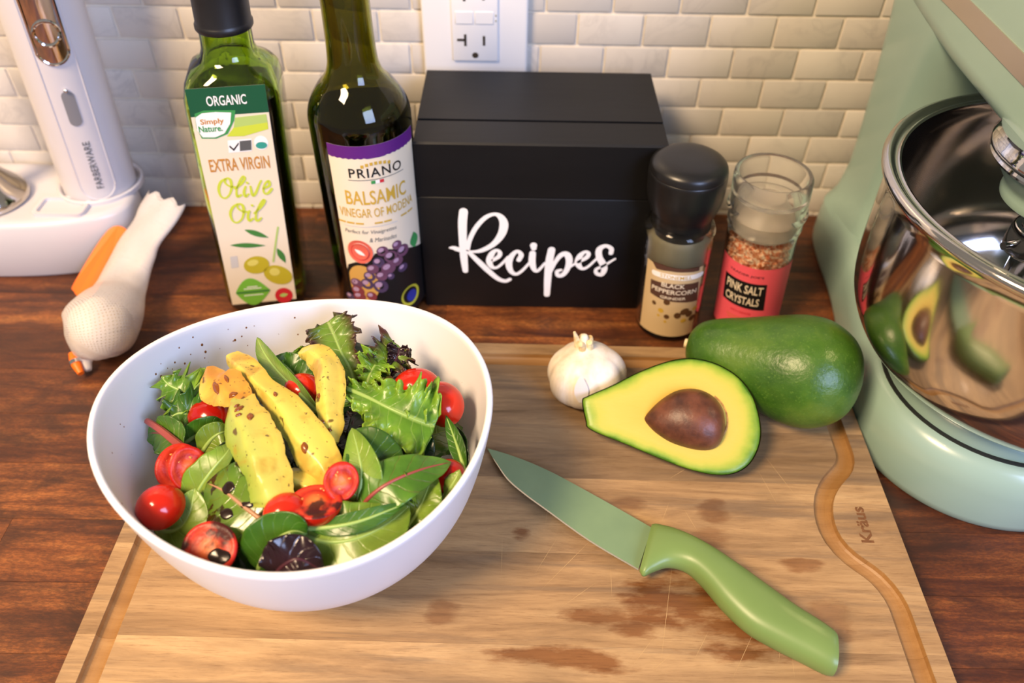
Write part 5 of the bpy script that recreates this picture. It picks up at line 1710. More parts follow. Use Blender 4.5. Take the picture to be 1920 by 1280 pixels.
# dark leaves that fill the bowl under the ones on top
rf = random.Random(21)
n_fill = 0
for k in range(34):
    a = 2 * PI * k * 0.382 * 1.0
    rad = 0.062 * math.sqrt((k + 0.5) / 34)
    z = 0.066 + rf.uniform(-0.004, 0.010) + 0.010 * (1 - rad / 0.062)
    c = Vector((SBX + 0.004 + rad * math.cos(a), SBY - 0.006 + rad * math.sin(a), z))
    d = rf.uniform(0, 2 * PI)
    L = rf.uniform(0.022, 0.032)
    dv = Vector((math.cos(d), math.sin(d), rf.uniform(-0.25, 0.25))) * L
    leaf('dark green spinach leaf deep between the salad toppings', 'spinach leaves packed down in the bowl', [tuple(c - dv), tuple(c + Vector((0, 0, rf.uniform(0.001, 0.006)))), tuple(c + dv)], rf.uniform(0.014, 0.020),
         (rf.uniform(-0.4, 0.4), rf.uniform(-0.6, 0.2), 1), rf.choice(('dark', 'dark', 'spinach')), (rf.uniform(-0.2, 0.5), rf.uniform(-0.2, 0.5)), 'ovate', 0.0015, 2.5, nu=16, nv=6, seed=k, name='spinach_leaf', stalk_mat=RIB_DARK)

def S_(*p): return list(p)
# left side
leaf('broad spinach leaf curling under a tomato at the bowl edge', None, S_((-0.1727, 0.2135, 0.0800), (-0.1608, 0.2018, 0.0840), (-0.1499, 0.1994, 0.0880), (-0.1446, 0.2052, 0.0930), (-0.1432, 0.2141, 0.0990)), 0.0150, (0.15, -0.5, 0.85), 'under', (0.15, 0.35), 'ovate', 0.0008, 1.5, name='spinach_leaf', seed=1)
leaf('upright pale spinach leaf folded beside the split tomato', None, S_((-0.1447, 0.2028, 0.0860), (-0.1447, 0.2146, 0.0920), (-0.1383, 0.2225, 0.1000), (-0.1321, 0.2303, 0.1040), (-0.1309, 0.2391, 0.1030)), 0.0090, (-0.75, -0.2, 0.6), 'under', (0.9, -0.3), 'ovate', 0.0008, 2, name='spinach_leaf', seed=2)
leaf('dressing coated leaf with pinkish midrib and dark balsamic pools', None, S_((-0.1039, 0.1941, 0.1000), (-0.1106, 0.1974, 0.1030), (-0.1194, 0.2033, 0.1040), (-0.1280, 0.2101, 0.1030), (-0.1392, 0.2179, 0.0980)), 0.0200, (0.05, -0.50, 0.86), 'dressed', (0.02, 0.05), 'ovate', 0.0012, 2.2, name='beet_leaf', seed=3, stalk_mat=RIB_PINK)
leaf('dark green curled leaf rising against the front rim', None, S_((-0.1083, 0.1798, 0.0880), (-0.1050, 0.1823, 0.0960), (-0.0984, 0.1853, 0.1040), (-0.0915, 0.1874, 0.1070), (-0.0863, 0.1881, 0.1040)), 0.0125, (-0.15, -0.65, 0.7), 'spinach', (0.3, 0.3), 'ovate', 0.0010, 2, name='spinach_leaf', seed=4)
leaf('shiny dark purple leaf tucked behind the front rim', None, S_((-0.0994, 0.1729, 0.0940), (-0.0939, 0.1745, 0.1010), (-0.0869, 0.1758, 0.1040), (-0.0772, 0.1735, 0.0980)), 0.0118, (0.1, -0.55, 0.82), 'purple', (0.2, 0.2), 'ovate', 0.0016, 3, name='purple_leaf', seed=5, stalk_mat=RIB_PURPLE)
leaf('dark spinach leaf standing behind the balsamic leaf', None, S_((-0.1362, 0.2295, 0.0800), (-0.1332, 0.2339, 0.0870), (-0.1284, 0.2398, 0.0920), (-0.1224, 0.2433, 0.0940)), 0.0130, (0.2, -0.7, 0.6), 'dark', (0.2, 0.4), 'ovate', 0.001, 2, name='spinach_leaf', seed=6, stalk_mat=RIB_DARK)
# frisee and red stalk leaf upper left
leaf('spiky green frisee sprig reaching up the left wall', None, S_((-0.1525, 0.2685, 0.0900), (-0.1596, 0.2702, 0.0940), (-0.1670, 0.2738, 0.0980), (-0.1746, 0.2766, 0.1000), (-0.1797, 0.2806, 0.1020)), 0.0115, (-0.1, -0.6, 0.8), 'lettuce', (0.3, -0.2), 'lance', 0.0040, 5, jag=0.55, name='frisee_leaf', seed=7)
leaf('small dark ruffled frisee leaf above the red stalk', None, S_((-0.1528, 0.2612, 0.0860), (-0.1599, 0.2630, 0.0920), (-0.1674, 0.2629, 0.0940), (-0.1735, 0.2592, 0.0920)), 0.0120, (0, -0.5, 0.85), 'spinach', (0.2, 0.2), 'lance', 0.0040, 5, jag=0.4, name='frisee_leaf', seed=8)
leaf('red stalked leaf lying along the left wall', None, S_((-0.1571, 0.2400, 0.0960), (-0.1639, 0.2451, 0.0960), (-0.1725, 0.2499, 0.0940), (-0.1806, 0.2531, 0.0900)), 0.0100, (0.2, -0.5, 0.8), 'beet', (0.1, 0.5), 'ovate', 0.0012, 2, name='beet_leaf', seed=9, stalk_mat=RIB_RED)
b = bmesh.new()
tube(b, [(-0.1800, 0.2555, 0.0965)+(0.0016,), (-0.1708, 0.2486, 0.0985)+(0.0018,), (-0.1622, 0.2421, 0.0985)+(0.0019,), (-0.1549, 0.2374, 0.0965)+(0.0021,)], 0.002, 8, 14)
tag(obj('beet_stalk', b, RIB_RED, at=(-0.1677, 0.2482, 0.0950)), 'rosy red leaf stalk leaning above the split tomato', 'stalk')
leaf('small spinach leaf under the red tomato by the avocado', None, S_((-0.1629, 0.2473, 0.0880), (-0.1540, 0.2493, 0.0940), (-0.1461, 0.2520, 0.0970), (-0.1423, 0.2555, 0.0950)), 0.0075, (0.1, -0.7, 0.7), 'spinach', (0.4, 0.1), 'ovate', 0.0006, 2, name='spinach_leaf', seed=10)
leaf('glossy small leaf between tomato and avocado slice', None, S_((-0.1505, 0.2409, 0.0900), (-0.1455, 0.2445, 0.0960), (-0.1409, 0.2464, 0.0990), (-0.1376, 0.2495, 0.0970)), 0.0075, (0.1, -0.6, 0.8), 'under', (0.3, 0.1), 'ovate', 0.0006, 2, name='spinach_leaf', seed=11)
leaf('pale green lettuce scrap behind the dark tomato', None, S_((-0.1682, 0.2885, 0.0840), (-0.1614, 0.2850, 0.0900), (-0.1537, 0.2796, 0.0920), (-0.1453, 0.2723, 0.0900)), 0.0095, (0, -0.6, 0.8), 'lettuce', (0.2, 0.2), 'ovate', 0.0016, 3, jag=0.15, name='lettuce_leaf', seed=12)
# back
leaf('pale ribbed romaine leaf standing against the back wall', None, S_((-0.0958, 0.2626, 0.0960), (-0.1087, 0.2750, 0.0980), (-0.1225, 0.2889, 0.0990), (-0.1323, 0.3016, 0.1000), (-0.1378, 0.3110, 0.1020)), 0.0060, (0.2, -0.7, 0.6), 'rib', (0.2, 0.6), 'ovate', 0.0006, 2, name='romaine_leaf', seed=13)
leaf('green romaine blade behind the pale rib', None, S_((-0.1059, 0.2805, 0.0880), (-0.1128, 0.2890, 0.0910), (-0.1197, 0.2968, 0.0930), (-0.1288, 0.3055, 0.0930)), 0.0115, (0.3, -0.7, 0.5), 'spinach', (0.1, 0.2), 'ovate', 0.0014, 3, jag=0.1, name='romaine_leaf', seed=14)
leaf('small frilly green leaf behind the curved avocado slice', None, S_((-0.1115, 0.2997, 0.0860), (-0.1146, 0.3009, 0.0910), (-0.1174, 0.3031, 0.0940), (-0.1195, 0.3051, 0.0960)), 0.0085, (0.1, -0.7, 0.6), 'lettuce', (0.2, 0.2), 'fan', 0.0022, 4, jag=0.2, name='lettuce_leaf', seed=15, nu=56, nv=16, frill=0.0016)
leaf('red tipped lettuce leaf rising at the back of the bowl', None, S_((-0.0813, 0.2828, 0.0860), (-0.0852, 0.2945, 0.0920), (-0.0924, 0.3066, 0.0960), (-0.0982, 0.3180, 0.0990), (-0.1022, 0.3253, 0.1010)), 0.0140, (0.15, -0.75, 0.5), 'redtip', (0.25, 0.15), 'fan', 0.0026, 4, jag=0.14, name='lettuce_leaf', seed=16, nu=56, nv=16, frill=0.0016)
leaf('crumpled red and green lettuce leaf beside the back wall', None, S_((-0.0822, 0.2736, 0.0900), (-0.0754, 0.2870, 0.0940), (-0.0690, 0.2940, 0.0970), (-0.0639, 0.3011, 0.1000), (-0.0601, 0.3063, 0.1010)), 0.0125, (0.1, -0.6, 0.7), 'redtip', (0.3, 0.4), 'fan', 0.0040, 5, jag=0.22, name='lettuce_leaf', seed=17, nu=56, nv=16, frill=0.0016)
leaf('dark maroon lettuce tip curling above the tomato pair', None, S_((-0.0658, 0.2881, 0.0930), (-0.0633, 0.2941, 0.0970), (-0.0609, 0.3000, 0.1000), (-0.0606, 0.3055, 0.1010)), 0.0068, (0.1, -0.6, 0.7), 'purple', (0.5, 0.3), 'fan', 0.0026, 4, name='lettuce_leaf', seed=18, nu=56, nv=16, frill=0.0016, stalk_mat=RIB_PURPLE)
leaf('ruffled bright lettuce tuft next to the red tipped leaf', None, S_((-0.0745, 0.2794, 0.0920), (-0.0749, 0.2851, 0.0960), (-0.0727, 0.2920, 0.0990), (-0.0693, 0.2990, 0.1000)), 0.0100, (-0.2, -0.7, 0.6), 'lettuce', (0.3, 0.2), 'fan', 0.0030, 4, jag=0.2, name='lettuce_leaf', seed=19, nu=56, nv=16, frill=0.0016)
# right
leaf('large frilly bright green lettuce leaf over the right side', None, S_((-0.0827, 0.2717, 0.1050), (-0.0704, 0.2631, 0.1080), (-0.0589, 0.2555, 0.1090), (-0.0469, 0.2507, 0.1070), (-0.0369, 0.2501, 0.1020)), 0.0200, (0.05, -0.35, 0.93), 'lettuce', (0.16, 0.10), 'fan', 0.0030, 3.0, jag=0.16, name='lettuce_leaf', nu=72, nv=20, seed=20, frill=0.0022)
leaf('frilly lettuce leaf hanging below the large frilly one', None, S_((-0.0684, 0.2597, 0.0980), (-0.0590, 0.2496, 0.1000), (-0.0494, 0.2448, 0.1000), (-0.0406, 0.2448, 0.0970)), 0.0135, (0.05, -0.5, 0.85), 'lettuce', (0.1, -0.3), 'fan', 0.0026, 3, jag=0.2, name='lettuce_leaf', nu=60, nv=18, seed=21, frill=0.0020)
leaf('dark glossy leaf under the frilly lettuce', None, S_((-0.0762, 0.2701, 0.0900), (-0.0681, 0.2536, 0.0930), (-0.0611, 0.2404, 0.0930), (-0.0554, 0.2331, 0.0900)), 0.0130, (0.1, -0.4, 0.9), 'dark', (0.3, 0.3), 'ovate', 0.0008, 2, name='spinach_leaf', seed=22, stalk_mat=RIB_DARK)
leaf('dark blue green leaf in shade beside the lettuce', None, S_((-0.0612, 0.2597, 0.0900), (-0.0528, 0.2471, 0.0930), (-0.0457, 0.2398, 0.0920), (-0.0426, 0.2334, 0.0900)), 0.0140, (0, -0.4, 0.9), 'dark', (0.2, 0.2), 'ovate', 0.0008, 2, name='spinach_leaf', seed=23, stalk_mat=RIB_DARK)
leaf('purple leaf edge between avocado slice and lettuce', None, S_((-0.0795, 0.2700, 0.0900), (-0.0792, 0.2568, 0.0930), (-0.0789, 0.2457, 0.0920), (-0.0768, 0.2391, 0.0900)), 0.0068, (0.3, -0.4, 0.8), 'purple', (0.3, 0.2), 'ovate', 0.0012, 3, name='purple_leaf', seed=24, stalk_mat=RIB_PURPLE)
leaf('slim arugula leaf upright along the right wall', None, S_((-0.0214, 0.2307, 0.0920), (-0.0242, 0.2379, 0.0970), (-0.0277, 0.2469, 0.1000), (-0.0320, 0.2577, 0.1020)), 0.0042, (-0.3, -0.6, 0.7), 'spinach', (0.5, 0.2), 'lance', 0.0004, 2, name='arugula_leaf', seed=25)
leaf('second arugula leaf leaning on the right wall', None, S_((-0.0241, 0.2305, 0.0880), (-0.0227, 0.2363, 0.0930), (-0.0236, 0.2453, 0.0960), (-0.0261, 0.2537, 0.0980)), 0.0050, (-0.6, -0.5, 0.6), 'dark', (0.3, 0.2), 'lance', 0.0006, 2, name='arugula_leaf', seed=26)
# centre right
leaf('dark half of a tall spinach leaf behind its pale half', None, S_((-0.0596, 0.2164, 0.0980), (-0.0605, 0.2210, 0.1040), (-0.0631, 0.2262, 0.1090), (-0.0670, 0.2321, 0.1120), (-0.0732, 0.2381, 0.1130)), 0.0135, (0.45, -0.60, 0.60), 'spinach', (0.1, 0.15), 'ovate', 0.0004, 2, name='spinach_leaf', seed=27, stalk_mat=RIB_DARK)
leaf('tall pale green spinach leaf standing beside the small cut tomato', None, S_((-0.0702, 0.2029, 0.0900), (-0.0678, 0.2083, 0.1010), (-0.0664, 0.2156, 0.1090), (-0.0687, 0.2247, 0.1135), (-0.0732, 0.2369, 0.1160)), 0.0105, (-0.05, -0.75, 0.60), 'under', (0.15, 0.25), 'ovate', 0.0003, 2, name='spinach_leaf', seed=28)
leaf('leaf with red veins arching towards the right rim', None, S_((-0.0676, 0.2032, 0.0960), (-0.0628, 0.2063, 0.1040), (-0.0533, 0.2108, 0.1100), (-0.0400, 0.2191, 0.1090), (-0.0275, 0.2289, 0.1020)), 0.0120, (0.10, -0.55, 0.83), 'beet_red', (-0.35, 0.25), 'ovate', 0.0010, 3, name='beet_leaf', seed=29, stalk_mat=RIB_RED)
leaf('wide light green leaf across the front of the bowl', None, S_((-0.0929, 0.1944, 0.0940), (-0.0794, 0.1881, 0.0980), (-0.0663, 0.1877, 0.1010), (-0.0545, 0.1946, 0.1010), (-0.0446, 0.2057, 0.1000)), 0.0170, (0.05, -0.45, 0.9), 'under', (0.05, 0.05), 'ovate', 0.0008, 2, name='spinach_leaf', seed=30)
leaf('folded leaf edge lying over the front leaf', None, S_((-0.0879, 0.1927, 0.1010), (-0.0768, 0.1915, 0.1040), (-0.0653, 0.1930, 0.1060), (-0.0543, 0.1974, 0.1070), (-0.0451, 0.2047, 0.1040)), 0.0048, (0.05, -0.35, 0.93), 'spinach', (0.3, -0.2), 'lance', 0.0003, 2, name='spinach_leaf', seed=31)
leaf('pale stemmed leaf leaning on the right front wall', None, S_((-0.0457, 0.2020, 0.0900), (-0.0409, 0.2066, 0.0960), (-0.0377, 0.2139, 0.1000), (-0.0347, 0.2230, 0.1020)), 0.0095, (-0.2, -0.5, 0.8), 'under', (0.4, 0.2), 'lance', 0.0014, 3, name='arugula_leaf', seed=32)
leaf('tiny curly frisee sprig near the right rim', None, S_((-0.0505, 0.2093, 0.1000), (-0.0481, 0.2116, 0.1030), (-0.0444, 0.2125, 0.1050), (-0.0410, 0.2138, 0.1050)), 0.0062, (0, -0.5, 0.85), 'lettuce', (0.2, -0.2), 'lance', 0.0028, 4, jag=0.6, name='frisee_leaf', seed=33)
leaf('pale leaf rib standing along the right rim', None, S_((-0.0299, 0.2167, 0.0900), (-0.0273, 0.2185, 0.0960), (-0.0246, 0.2216, 0.1000), (-0.0232, 0.2247, 0.1020)), 0.0040, (-0.4, -0.5, 0.7), 'rib', (0.3, 0.2), 'lance', 0.0004, 2, name='romaine_leaf', seed=34)
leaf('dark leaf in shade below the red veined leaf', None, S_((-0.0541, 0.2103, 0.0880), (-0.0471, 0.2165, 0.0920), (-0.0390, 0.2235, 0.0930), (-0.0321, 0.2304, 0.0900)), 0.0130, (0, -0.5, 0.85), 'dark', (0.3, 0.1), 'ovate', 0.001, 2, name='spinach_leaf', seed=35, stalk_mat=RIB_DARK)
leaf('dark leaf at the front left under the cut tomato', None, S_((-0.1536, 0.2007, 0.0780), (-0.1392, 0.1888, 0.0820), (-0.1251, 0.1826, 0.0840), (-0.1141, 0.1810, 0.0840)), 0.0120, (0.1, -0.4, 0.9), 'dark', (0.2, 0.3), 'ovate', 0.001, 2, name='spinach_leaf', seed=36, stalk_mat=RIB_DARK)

# ================================================================== tomatoes
def mat_tomato(dark=False):
    t = NT('tomato_skin_dark' if dark else 'tomato_skin')
    n = t.noise(t.coords('Object'), 40.0, 3.0)
    c = t.ramp(n, [(0.3, lin((150, 16, 10) if dark else (186, 26, 12))), (0.7, lin((176, 26, 16) if dark else (214, 46, 22)))])
    t.set(color=c, rough=0.16, sss=0.06)
    t.b.inputs['Subsurface Radius'].default_value = (0.006, 0.002, 0.001)
    return t.m
M_TOM, M_TOMD = mat_tomato(), mat_tomato(True)
def mat_cut(dressed=False):
    t = NT('tomato_cut_dressed' if dressed else 'tomato_cut')
    at = t.t.nodes.new('ShaderNodeAttribute')
    at.attribute_name = 'rim'
    v = t.coords('Object')
    n = t.noise(v, 130.0, 4.0)
    f = t.math('ADD', at.outputs['Fac'], t.math('MULTIPLY', t.math('SUBTRACT', n, 0.5), 0.35))
    c = t.ramp(f, [(0.0, lin((232, 128, 60))), (0.28, lin((222, 100, 44))), (0.45, lin((196, 60, 28))), (0.62, lin((170, 34, 18))), (0.78, lin((214, 66, 36))), (0.97, lin((188, 28, 16)))])
    if dressed:
        s = t.noise(v, 80.0, 3.0)
        c = t.mix(t.ramp(s, [(0.47, (0, 0, 0, 1)), (0.56, (0.93, 0.93, 0.93, 1))]), c, lin((36, 10, 8)))
    t.set(color=c, rough=0.42, spec=0.35)
    t.bump(n, 0.6, 0.0012)
    return t.m
M_CUT, M_CUTD = mat_cut(), mat_cut(True)
M_SEED = plain('tomato_seed', (214, 140, 66), 0.3)

def tomato(label, c, r, cut, long, elong=1.25, depth=1.0, skin=None, face=None, seed=0, point=0.0):
    """half a grape tomato: c = centre of the cut face, cut = its outward normal, long = its long direction"""
    rr = random.Random(seed)
    Nn = Vector(cut).normalized()
    U = Vector(long)
    U = (U - Nn * U.dot(Nn)).normalized()
    W = Nn.cross(U)
    c = Vector(c)
    root = empty('tomato_half', tuple(c), label, 'tomato')
    b = bmesh.new()
    rings = []
    M = 40
    for i in range(15):
        a = PI / 2 * i / 14.4
        k, d = math.cos(a), math.sin(a)
        ring = []
        for j in range(M):
            t_ = 2 * PI * j / M
            ex = elong * (1 + point * max(0, math.cos(t_)) ** 3)
            ring.append(tuple(c + U * r * ex * k * math.cos(t_) + W * r * k * math.sin(t_) - Nn * r * depth * d))
        rings.append(ring)
    loft(b, rings, False, True)
    obj('skin', b, skin or M_TOM, root, angle=80)
    b = bmesh.new()
    lay = b.verts.layers.float.new('rim')
    rows = []
    for k, h in ((1.0, 0.0), (0.96, 0.0004), (0.90, 0.0006), (0.82, 0.0005), (0.72, 0.0002), (0.6, 0.0), (0.45, 0.0002), (0.3, 0.0005), (0.15, 0.0006)):
        row = []
        for j in range(M):
            t_ = 2 * PI * j / M
            ex = elong * (1 + point * max(0, math.cos(t_)) ** 3)
            lump = 0.0004 * math.sin(3 * t_ + seed) * (1 if 0.4 < k < 0.85 else 0)
            v = b.verts.new(c + U * r * ex * k * math.cos(t_) + W * r * k * math.sin(t_) + Nn * (h + lump))
            v[lay] = k
            row.append(v)
        rows.append(row)
    cv = b.verts.new(c + Nn * 0.0002)
    cv[lay] = 0
    for a_, b2 in zip(rows[:-1], rows[1:]):
        for j in range(M): b.faces.new((a_[j], a_[(j + 1) % M], b2[(j + 1) % M], b2[j]))
    for j in range(M): b.faces.new((rows[-1][j], rows[-1][(j + 1) % M], cv))
    fo = obj('cut_face', b, face or M_CUT, root, angle=80)
    b = bmesh.new()
    for _ in range(6):
        t_, k = rr.uniform(0, 2 * PI), rr.uniform(0.35, 0.78)
        p = c + U * r * elong * k * math.cos(t_) + W * r * k * math.sin(t_)
        bmesh.ops.create_uvsphere(b, u_segments=8, v_segments=5, radius=1.0, matrix=Matrix.Translation(p) @ Nn.to_track_quat('Z', 'Y').to_matrix().to_4x4() @ Matrix.Rotation(rr.uniform(0, 3), 4, 'Z') @ Matrix.Diagonal((0.0009, 0.00055, 0.0004, 1)))
    tag(obj('seeds', b, M_SEED, fo), kind='stuff')
    return root

TUP = (0, -0.5, 0.86)
tomato('smooth tomato half resting skin up on the left spinach leaf', (-0.1565, 0.2053, 0.0960), 0.0104, (0.1, 0.3, -1), (1, 0.25, 0), 1.06, 1.05, seed=1)
tomato('split tomato half with orange flesh beside the pale folded leaf', (-0.1490, 0.2249, 0.0985), 0.0092, (0.55, -0.62, 0.55), (0.3, -0.5, -0.6), 1.22, 0.95, seed=2)
tomato('tomato half showing its ribs behind the split one', (-0.1571, 0.2296, 0.0945), 0.0100, (0.35, -0.45, 0.80), (0.2, 1, 0.2), 1.12, 0.9, seed=3)
tomato('cut tomato half stained black with balsamic near the front rim', (-0.1271, 0.1817, 0.1010), 0.0116, (0.02, -0.50, 0.86), (1, 0.1, 0), 1.02, 0.9, M_TOMD, M_CUTD, seed=4)
tomato('dark red tomato half beneath the avocado flap', (-0.1525, 0.2648, 0.0880), 0.0108, (0.1, 0.35, -0.9), (1, -0.2, 0.1), 1.15, 1.05, M_TOMD, seed=5)
tomato('red tomato half behind the curved avocado slice', (-0.1085, 0.2811, 0.0905), 0.0105, (0.1, 0.4, -0.9), (1, -0.3, 0), 1.12, 1.05, seed=6)
tomato('tomato half skin up touching the cut one in front', (-0.0970, 0.1975, 0.1050), 0.0090, (-0.2, 0.3, -0.9), (1, 0.3, 0), 1.10, 1.0, seed=7)
tomato('cut tomato half sprinkled with pepper facing up at the front', (-0.0840, 0.2003, 0.1100), 0.0100, (0.04, 0.12, 0.98), (1, 0.05, 0), 1.14, 1.15, face=M_CUTD, seed=8)
tomato('deep red tomato half under the peppered one', (-0.0771, 0.2018, 0.0950), 0.0098, (0.2, 0.3, -0.9), (1, 0.2, 0), 1.05, 0.9, M_TOMD, seed=9)
tomato('small cut tomato leaning against the tall spinach leaf', (-0.0739, 0.2090, 0.1130), 0.0078, (0.35, -0.55, 0.75), (-0.1, -1, -0.4), 1.12, 0.95, seed=10)
tomato('tomato half behind the frilly lettuce by the back wall', (-0.0494, 0.2840, 0.0925), 0.0108, (-0.1, 0.5, -0.8), (1, 0.1, 0), 1.18, 1.1, seed=11)
tomato('orange red tomato half resting against the right wall', (-0.0344, 0.2713, 0.0945), 0.0106, (0.3, 0.4, -0.85), (0.5, -1, 0), 1.20, 1.1, seed=12)
tomato('tomato sliver peeking out under the red veined leaf', (-0.0297, 0.2273, 0.0935), 0.0080, (0.2, 0.4, -0.9), (1, 0.4, 0), 1.10, 0.9, M_TOMD, seed=13)

# ================================================================== avocado slices
def mat_slice(name, a, b_, c_, spots):
    t = NT(name)
    at = t.t.nodes.new('ShaderNodeAttribute')
    at.attribute_name = 'rim'
    v = t.coords('Object')
    n = t.noise(v, 60.0, 4.0)
    f = t.math('ADD', at.outputs['Fac'], t.math('MULTIPLY', t.math('SUBTRACT', n, 0.5), 0.35))
    c = t.ramp(f, [(0.05, lin(a)), (0.5, lin(b_)), (0.95, lin(c_))])
    s = t.noise(v, 85.0, 3.0, 0.5, 0.4)
    k = t.ramp(s, [(0.58 - spots, (0, 0, 0, 1)), (0.76 - spots, (1, 1, 1, 1))])
    c = t.mix(t.math('MULTIPLY', k, 0.6), c, lin((182, 122, 34)))
    k2 = t.ramp(t.noise(v, 120.0, 2.0), [(0.70 - spots * 0.4, (0, 0, 0, 1)), (0.74 - spots * 0.4, (1, 1, 1, 1))])
    c = t.mix(t.math('MULTIPLY', k2, 0.85), c, lin((84, 42, 12)))
    fl = t.ramp(t.noise(v, 520.0, 1.0), [(0.70, (0, 0, 0, 1)), (0.73, (1, 1, 1, 1))])
    c = t.mix(t.math('MULTIPLY', fl, 0.8), c, lin((70, 48, 26)))
    t.set(color=c, rough=0.36, sss=0.08, coat=0.12, coat_rough=0.15)
    t.b.inputs['Subsurface Radius'].default_value = (0.004, 0.003, 0.001)
    t.bump(n, 0.25, 0.0012)
    return t.m
M_SL_Y = mat_slice('avocado_slice_yellow', (220, 192, 74), (222, 204, 92), (204, 202, 92), 0.09)
M_SL_G = mat_slice('avocado_slice_green', (214, 188, 80), (188, 192, 88), (146, 172, 66), 0.04)
M_SL_B = mat_slice('avocado_flap_browned', (214, 160, 52), (206, 140, 40), (220, 190, 80), 0.17)

def avo_slice(label, pts, normal, mat, seed=0, ridge=0.15):
    """pts: (x, y, z, half width, half thickness) along the slice"""
    P = catmull(pts, 34)
    b = bmesh.new()
    lay = b.verts.layers.float.new('rim')
    rr = random.Random(seed)
    ph = rr.uniform(0, 6)
    N0 = Vector(normal).normalized()
    rings = []
    M = 28
    lastc = Vector(P[len(P) // 2][:3])
    for i, (x, y_, z, w, h) in enumerate(P):
        t_ = (Vector(P[min(i + 1, 33)][:3]) - Vector(P[max(i - 1, 0)][:3])).normalized()
        side = t_.cross(N0).normalized()
        up = side.cross(t_)
        ring = []
        x0 = ridge + 0.10 * math.sin(i * 0.35 + ph)
        wob = 1 + 0.035 * math.sin(i * 0.9 + ph) + 0.02 * math.sin(i * 2.3 + ph)
        for j in range(M):
            if j <= M // 2:                       # upper side, left to right, with a soft ridge
                k = -1 + 2 * j / (M // 2)
                d = (k - x0) / (1 - x0) if k > x0 else (x0 - k) / (1 + x0)
                hh = (1 - d ** 1.25) * 1.3 if j not in (0, M // 2) else 0.0
                if 0 < j < M // 2: hh = max(hh, 0.28)
            else:                                 # flat underside
                k = 1 - 2 * (j - M // 2) / (M - M // 2)
                hh = -0.75 * (1 - abs(k) ** 4)
            q = Vector((x, y_, z)) + side * w * k * wob + up * h * hh
            q += up * 0.0011 * mnoise.noise(q * 130 + Vector((seed * 3.1, 0, 0))) + side * 0.0008 * mnoise.noise(q * 90 + Vector((0, seed * 2.7, 0)))
            ring.append((q, 0.5 + 0.5 * k if j <= M // 2 else 0.9))
        rings.append(ring)
    vs = []
    for ring in rings:
        row = []
        for q, k in ring:
            v = b.verts.new(q)
            v[lay] = k
            row.append(v)
        vs.append(row)
    for r0, r1 in zip(vs[:-1], vs[1:]):
        for j in range(M): b.faces.new((r0[j], r0[(j + 1) % M], r1[(j + 1) % M], r1[j]))
    b.faces.new(vs[0][::-1])
    b.faces.new(vs[-1])
    return tag(obj('avocado_slice', b, mat, at=tuple(lastc), angle=38), label, 'avocado slice', 'avocado slices on the salad')

avo_slice('green avocado slice bending down the middle of the salad', [(-0.1305, 0.2567, 0.1110)+(.0068,.0036), (-0.1249, 0.2430, 0.1140)+(.0106,.0052), (-0.1181, 0.2319, 0.1140)+(.0122,.0062), (-0.1108, 0.2206, 0.1130)+(.0108,.0062), (-0.1059, 0.2112, 0.1100)+(.0100,.0056), (-0.1037, 0.2034, 0.1070)+(.0100,.0046), (-0.1036, 0.2001, 0.1050)+(.0090,.0030)], (-0.1, -0.5, 0.86), M_SL_G, 1)
avo_slice('browned avocado flap folded at the slice top', [(-0.1536, 0.2816, 0.1070)+(.0030,.0016), (-0.1472, 0.2702, 0.1090)+(.0094,.0026), (-0.1395, 0.2649, 0.1110)+(.0100,.0030), (-0.1318, 0.2585, 0.1120)+(.0070,.0030), (-0.1270, 0.2517, 0.1120)+(.0044,.0022)], (0.1, -0.5, 0.86), M_SL_B, 2)
avo_slice('long yellow avocado slice running to the small cut tomato', [(-0.1454, 0.2933, 0.1040)+(.0044,.0030), (-0.1367, 0.2835, 0.1070)+(.0066,.0040), (-0.1232, 0.2683, 0.1100)+(.0060,.0046), (-0.1079, 0.2518, 0.1120)+(.0078,.0052), (-0.0952, 0.2356, 0.1120)+(.0096,.0058), (-0.0861, 0.2236, 0.1090)+(.0094,.0050), (-0.0805, 0.2160, 0.1050)+(.0068,.0034), (-0.0787, 0.2132, 0.1040)+(.0040,.0020)], (-0.1, -0.45, 0.88), M_SL_Y, 3)
avo_slice('crescent avocado slice standing at the back of the salad', [(-0.1109, 0.2982, 0.1030)+(.0030,.0024), (-0.1035, 0.2946, 0.1060)+(.0062,.0036), (-0.0944, 0.2836, 0.1090)+(.0074,.0044), (-0.0891, 0.2680, 0.1100)+(.0074,.0048), (-0.0872, 0.2549, 0.1090)+(.0066,.0044), (-0.0852, 0.2449, 0.1070)+(.0056,.0034), (-0.0830, 0.2362, 0.1050)+(.0022,.0018)], (0.0, -0.5, 0.86), M_SL_Y, 4)
avo_slice('short avocado piece between the long slice and peppered tomato', [(-0.1015, 0.2210, 0.1000)+(.0048,.0028), (-0.0953, 0.2160, 0.1030)+(.0062,.0034), (-0.0878, 0.2123, 0.1030)+(.0052,.0032), (-0.0792, 0.2095, 0.1010)+(.0034,.0024), (-0.0730, 0.2089, 0.0980)+(.0014,.0012)], (0, -0.45, 0.88), M_SL_Y, 5)

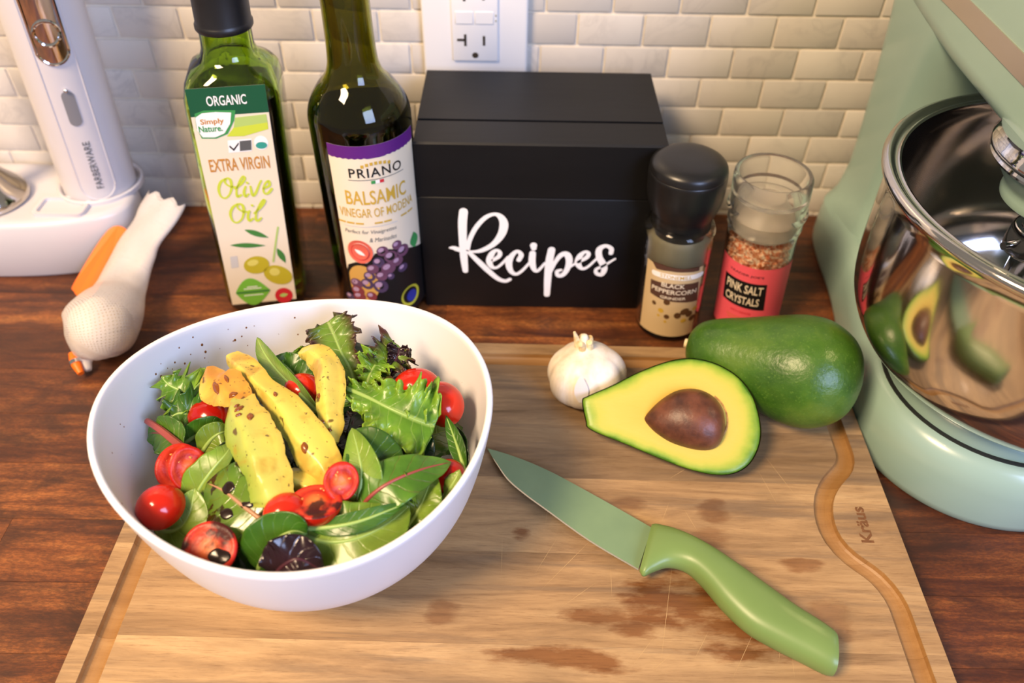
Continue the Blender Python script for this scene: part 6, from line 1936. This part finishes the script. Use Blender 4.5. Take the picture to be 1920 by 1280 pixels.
# ================================================================== pools and drips of dressing on the pieces
from mathutils.bvhtree import BVHTree
M_POOL = plain('balsamic_pool', (30, 13, 6), 0.22)
M_DRIP = plain('balsamic_drip', (132, 70, 18), 0.2, coat=0.3)
bpy.context.view_layer.update()
def pool(owner_name_part, owner_label_start, spots, mat, name='dressing_pool'):
    root = next((o for o in COL.objects if str(o.get('label', '')).startswith(owner_label_start)), None)
    mesh = root if root.type == 'MESH' else next(c for c in root.children if c.name.startswith(owner_name_part))
    off = wloc(mesh)
    tree = BVHTree.FromPolygons([v.co + off for v in mesh.data.vertices], [tuple(p.vertices) for p in mesh.data.polygons])
    for (x, y_, z), a, b_, rot in spots:
        hit = tree.ray_cast(Vector((x, y_, z + 0.05)), Vector((0, 0, -1)))
        if hit[0] is None: continue
        n = hit[1] if hit[1].z > 0 else -hit[1]
        q = n.to_track_quat('Z', 'Y').to_matrix().to_4x4()
        bb = bmesh.new()
        rp = random.Random(int(x * 1e5))
        ph = rp.uniform(0, 6)
        rings = []
        for k, h in ((1.0, -0.0002), (0.93, 0.00035), (0.75, 0.00055), (0.4, 0.00065), (0.05, 0.0007)):
            ring = []
            for j in range(22):
                t_ = 2 * PI * j / 22
                w = 1 + 0.16 * math.sin(2 * t_ + ph) + 0.08 * math.sin(4 * t_ - ph)
                u, v = a * k * w * math.cos(t_), b_ * k * w * math.sin(t_)
                ring.append((u * math.cos(rot) - v * math.sin(rot), u * math.sin(rot) + v * math.cos(rot), h))
            rings.append(ring)
        loft(bb, rings, False, True)
        # drape each point onto the surface
        m = Matrix.Translation(hit[0]) @ q
        for v in bb.verts:
            p = m @ v.co
            h2 = tree.ray_cast(p + n * 0.01, -n, 0.02)
            lift = v.co.z
            if h2[0] is not None: p = h2[0] + n * (lift + 0.0002)
            v.co = p
        obj(name, bb, mat, root, angle=60)
pool('blade', 'dressing coated', [((-0.1258, 0.2107, 0.1030), .0042, .0026, 0.8), ((-0.1241, 0.1989, 0.1030), .0040, .0022, 0.1), ((-0.1152, 0.2018, 0.1030), .0030, .0018, 0.5)], M_POOL)
pool('', 'green avocado slice bending', [((-0.1266, 0.2448, 0.1150), .0030, .0011, 0.9), ((-0.1197, 0.2390, 0.1150), .0026, .0014, -0.5), ((-0.1253, 0.2399, 0.1150), .0014, .0010, 0.2), ((-0.1284, 0.2471, 0.1150), .0016, .0006, 0.6)], M_DRIP)
pool('', 'browned avocado flap', [((-0.1441, 0.2639, 0.1100), .0040, .0018, -0.3), ((-0.1397, 0.2678, 0.1110), .0030, .0008, -0.6), ((-0.1335, 0.2571, 0.1120), .0022, .0014, 0.3)], M_DRIP)
pool('', 'crescent avocado slice', [((-0.0931, 0.2597, 0.1100), .0018, .0010, 0.0), ((-0.0893, 0.2456, 0.1080), .0012, .0014, 0.0), ((-0.0850, 0.2409, 0.1070), .0010, .0008, 0.0)], M_DRIP)
pool('', 'long yellow avocado slice', [((-0.0927, 0.2248, 0.1100), .0030, .0014, -0.9), ((-0.1127, 0.2561, 0.1120), .0020, .0008, -0.7)], M_DRIP)
pool('cut_face', 'cut tomato half stained', [((-0.1223, 0.1790, 0.1010), .0042, .0036, -0.6)], M_POOL)
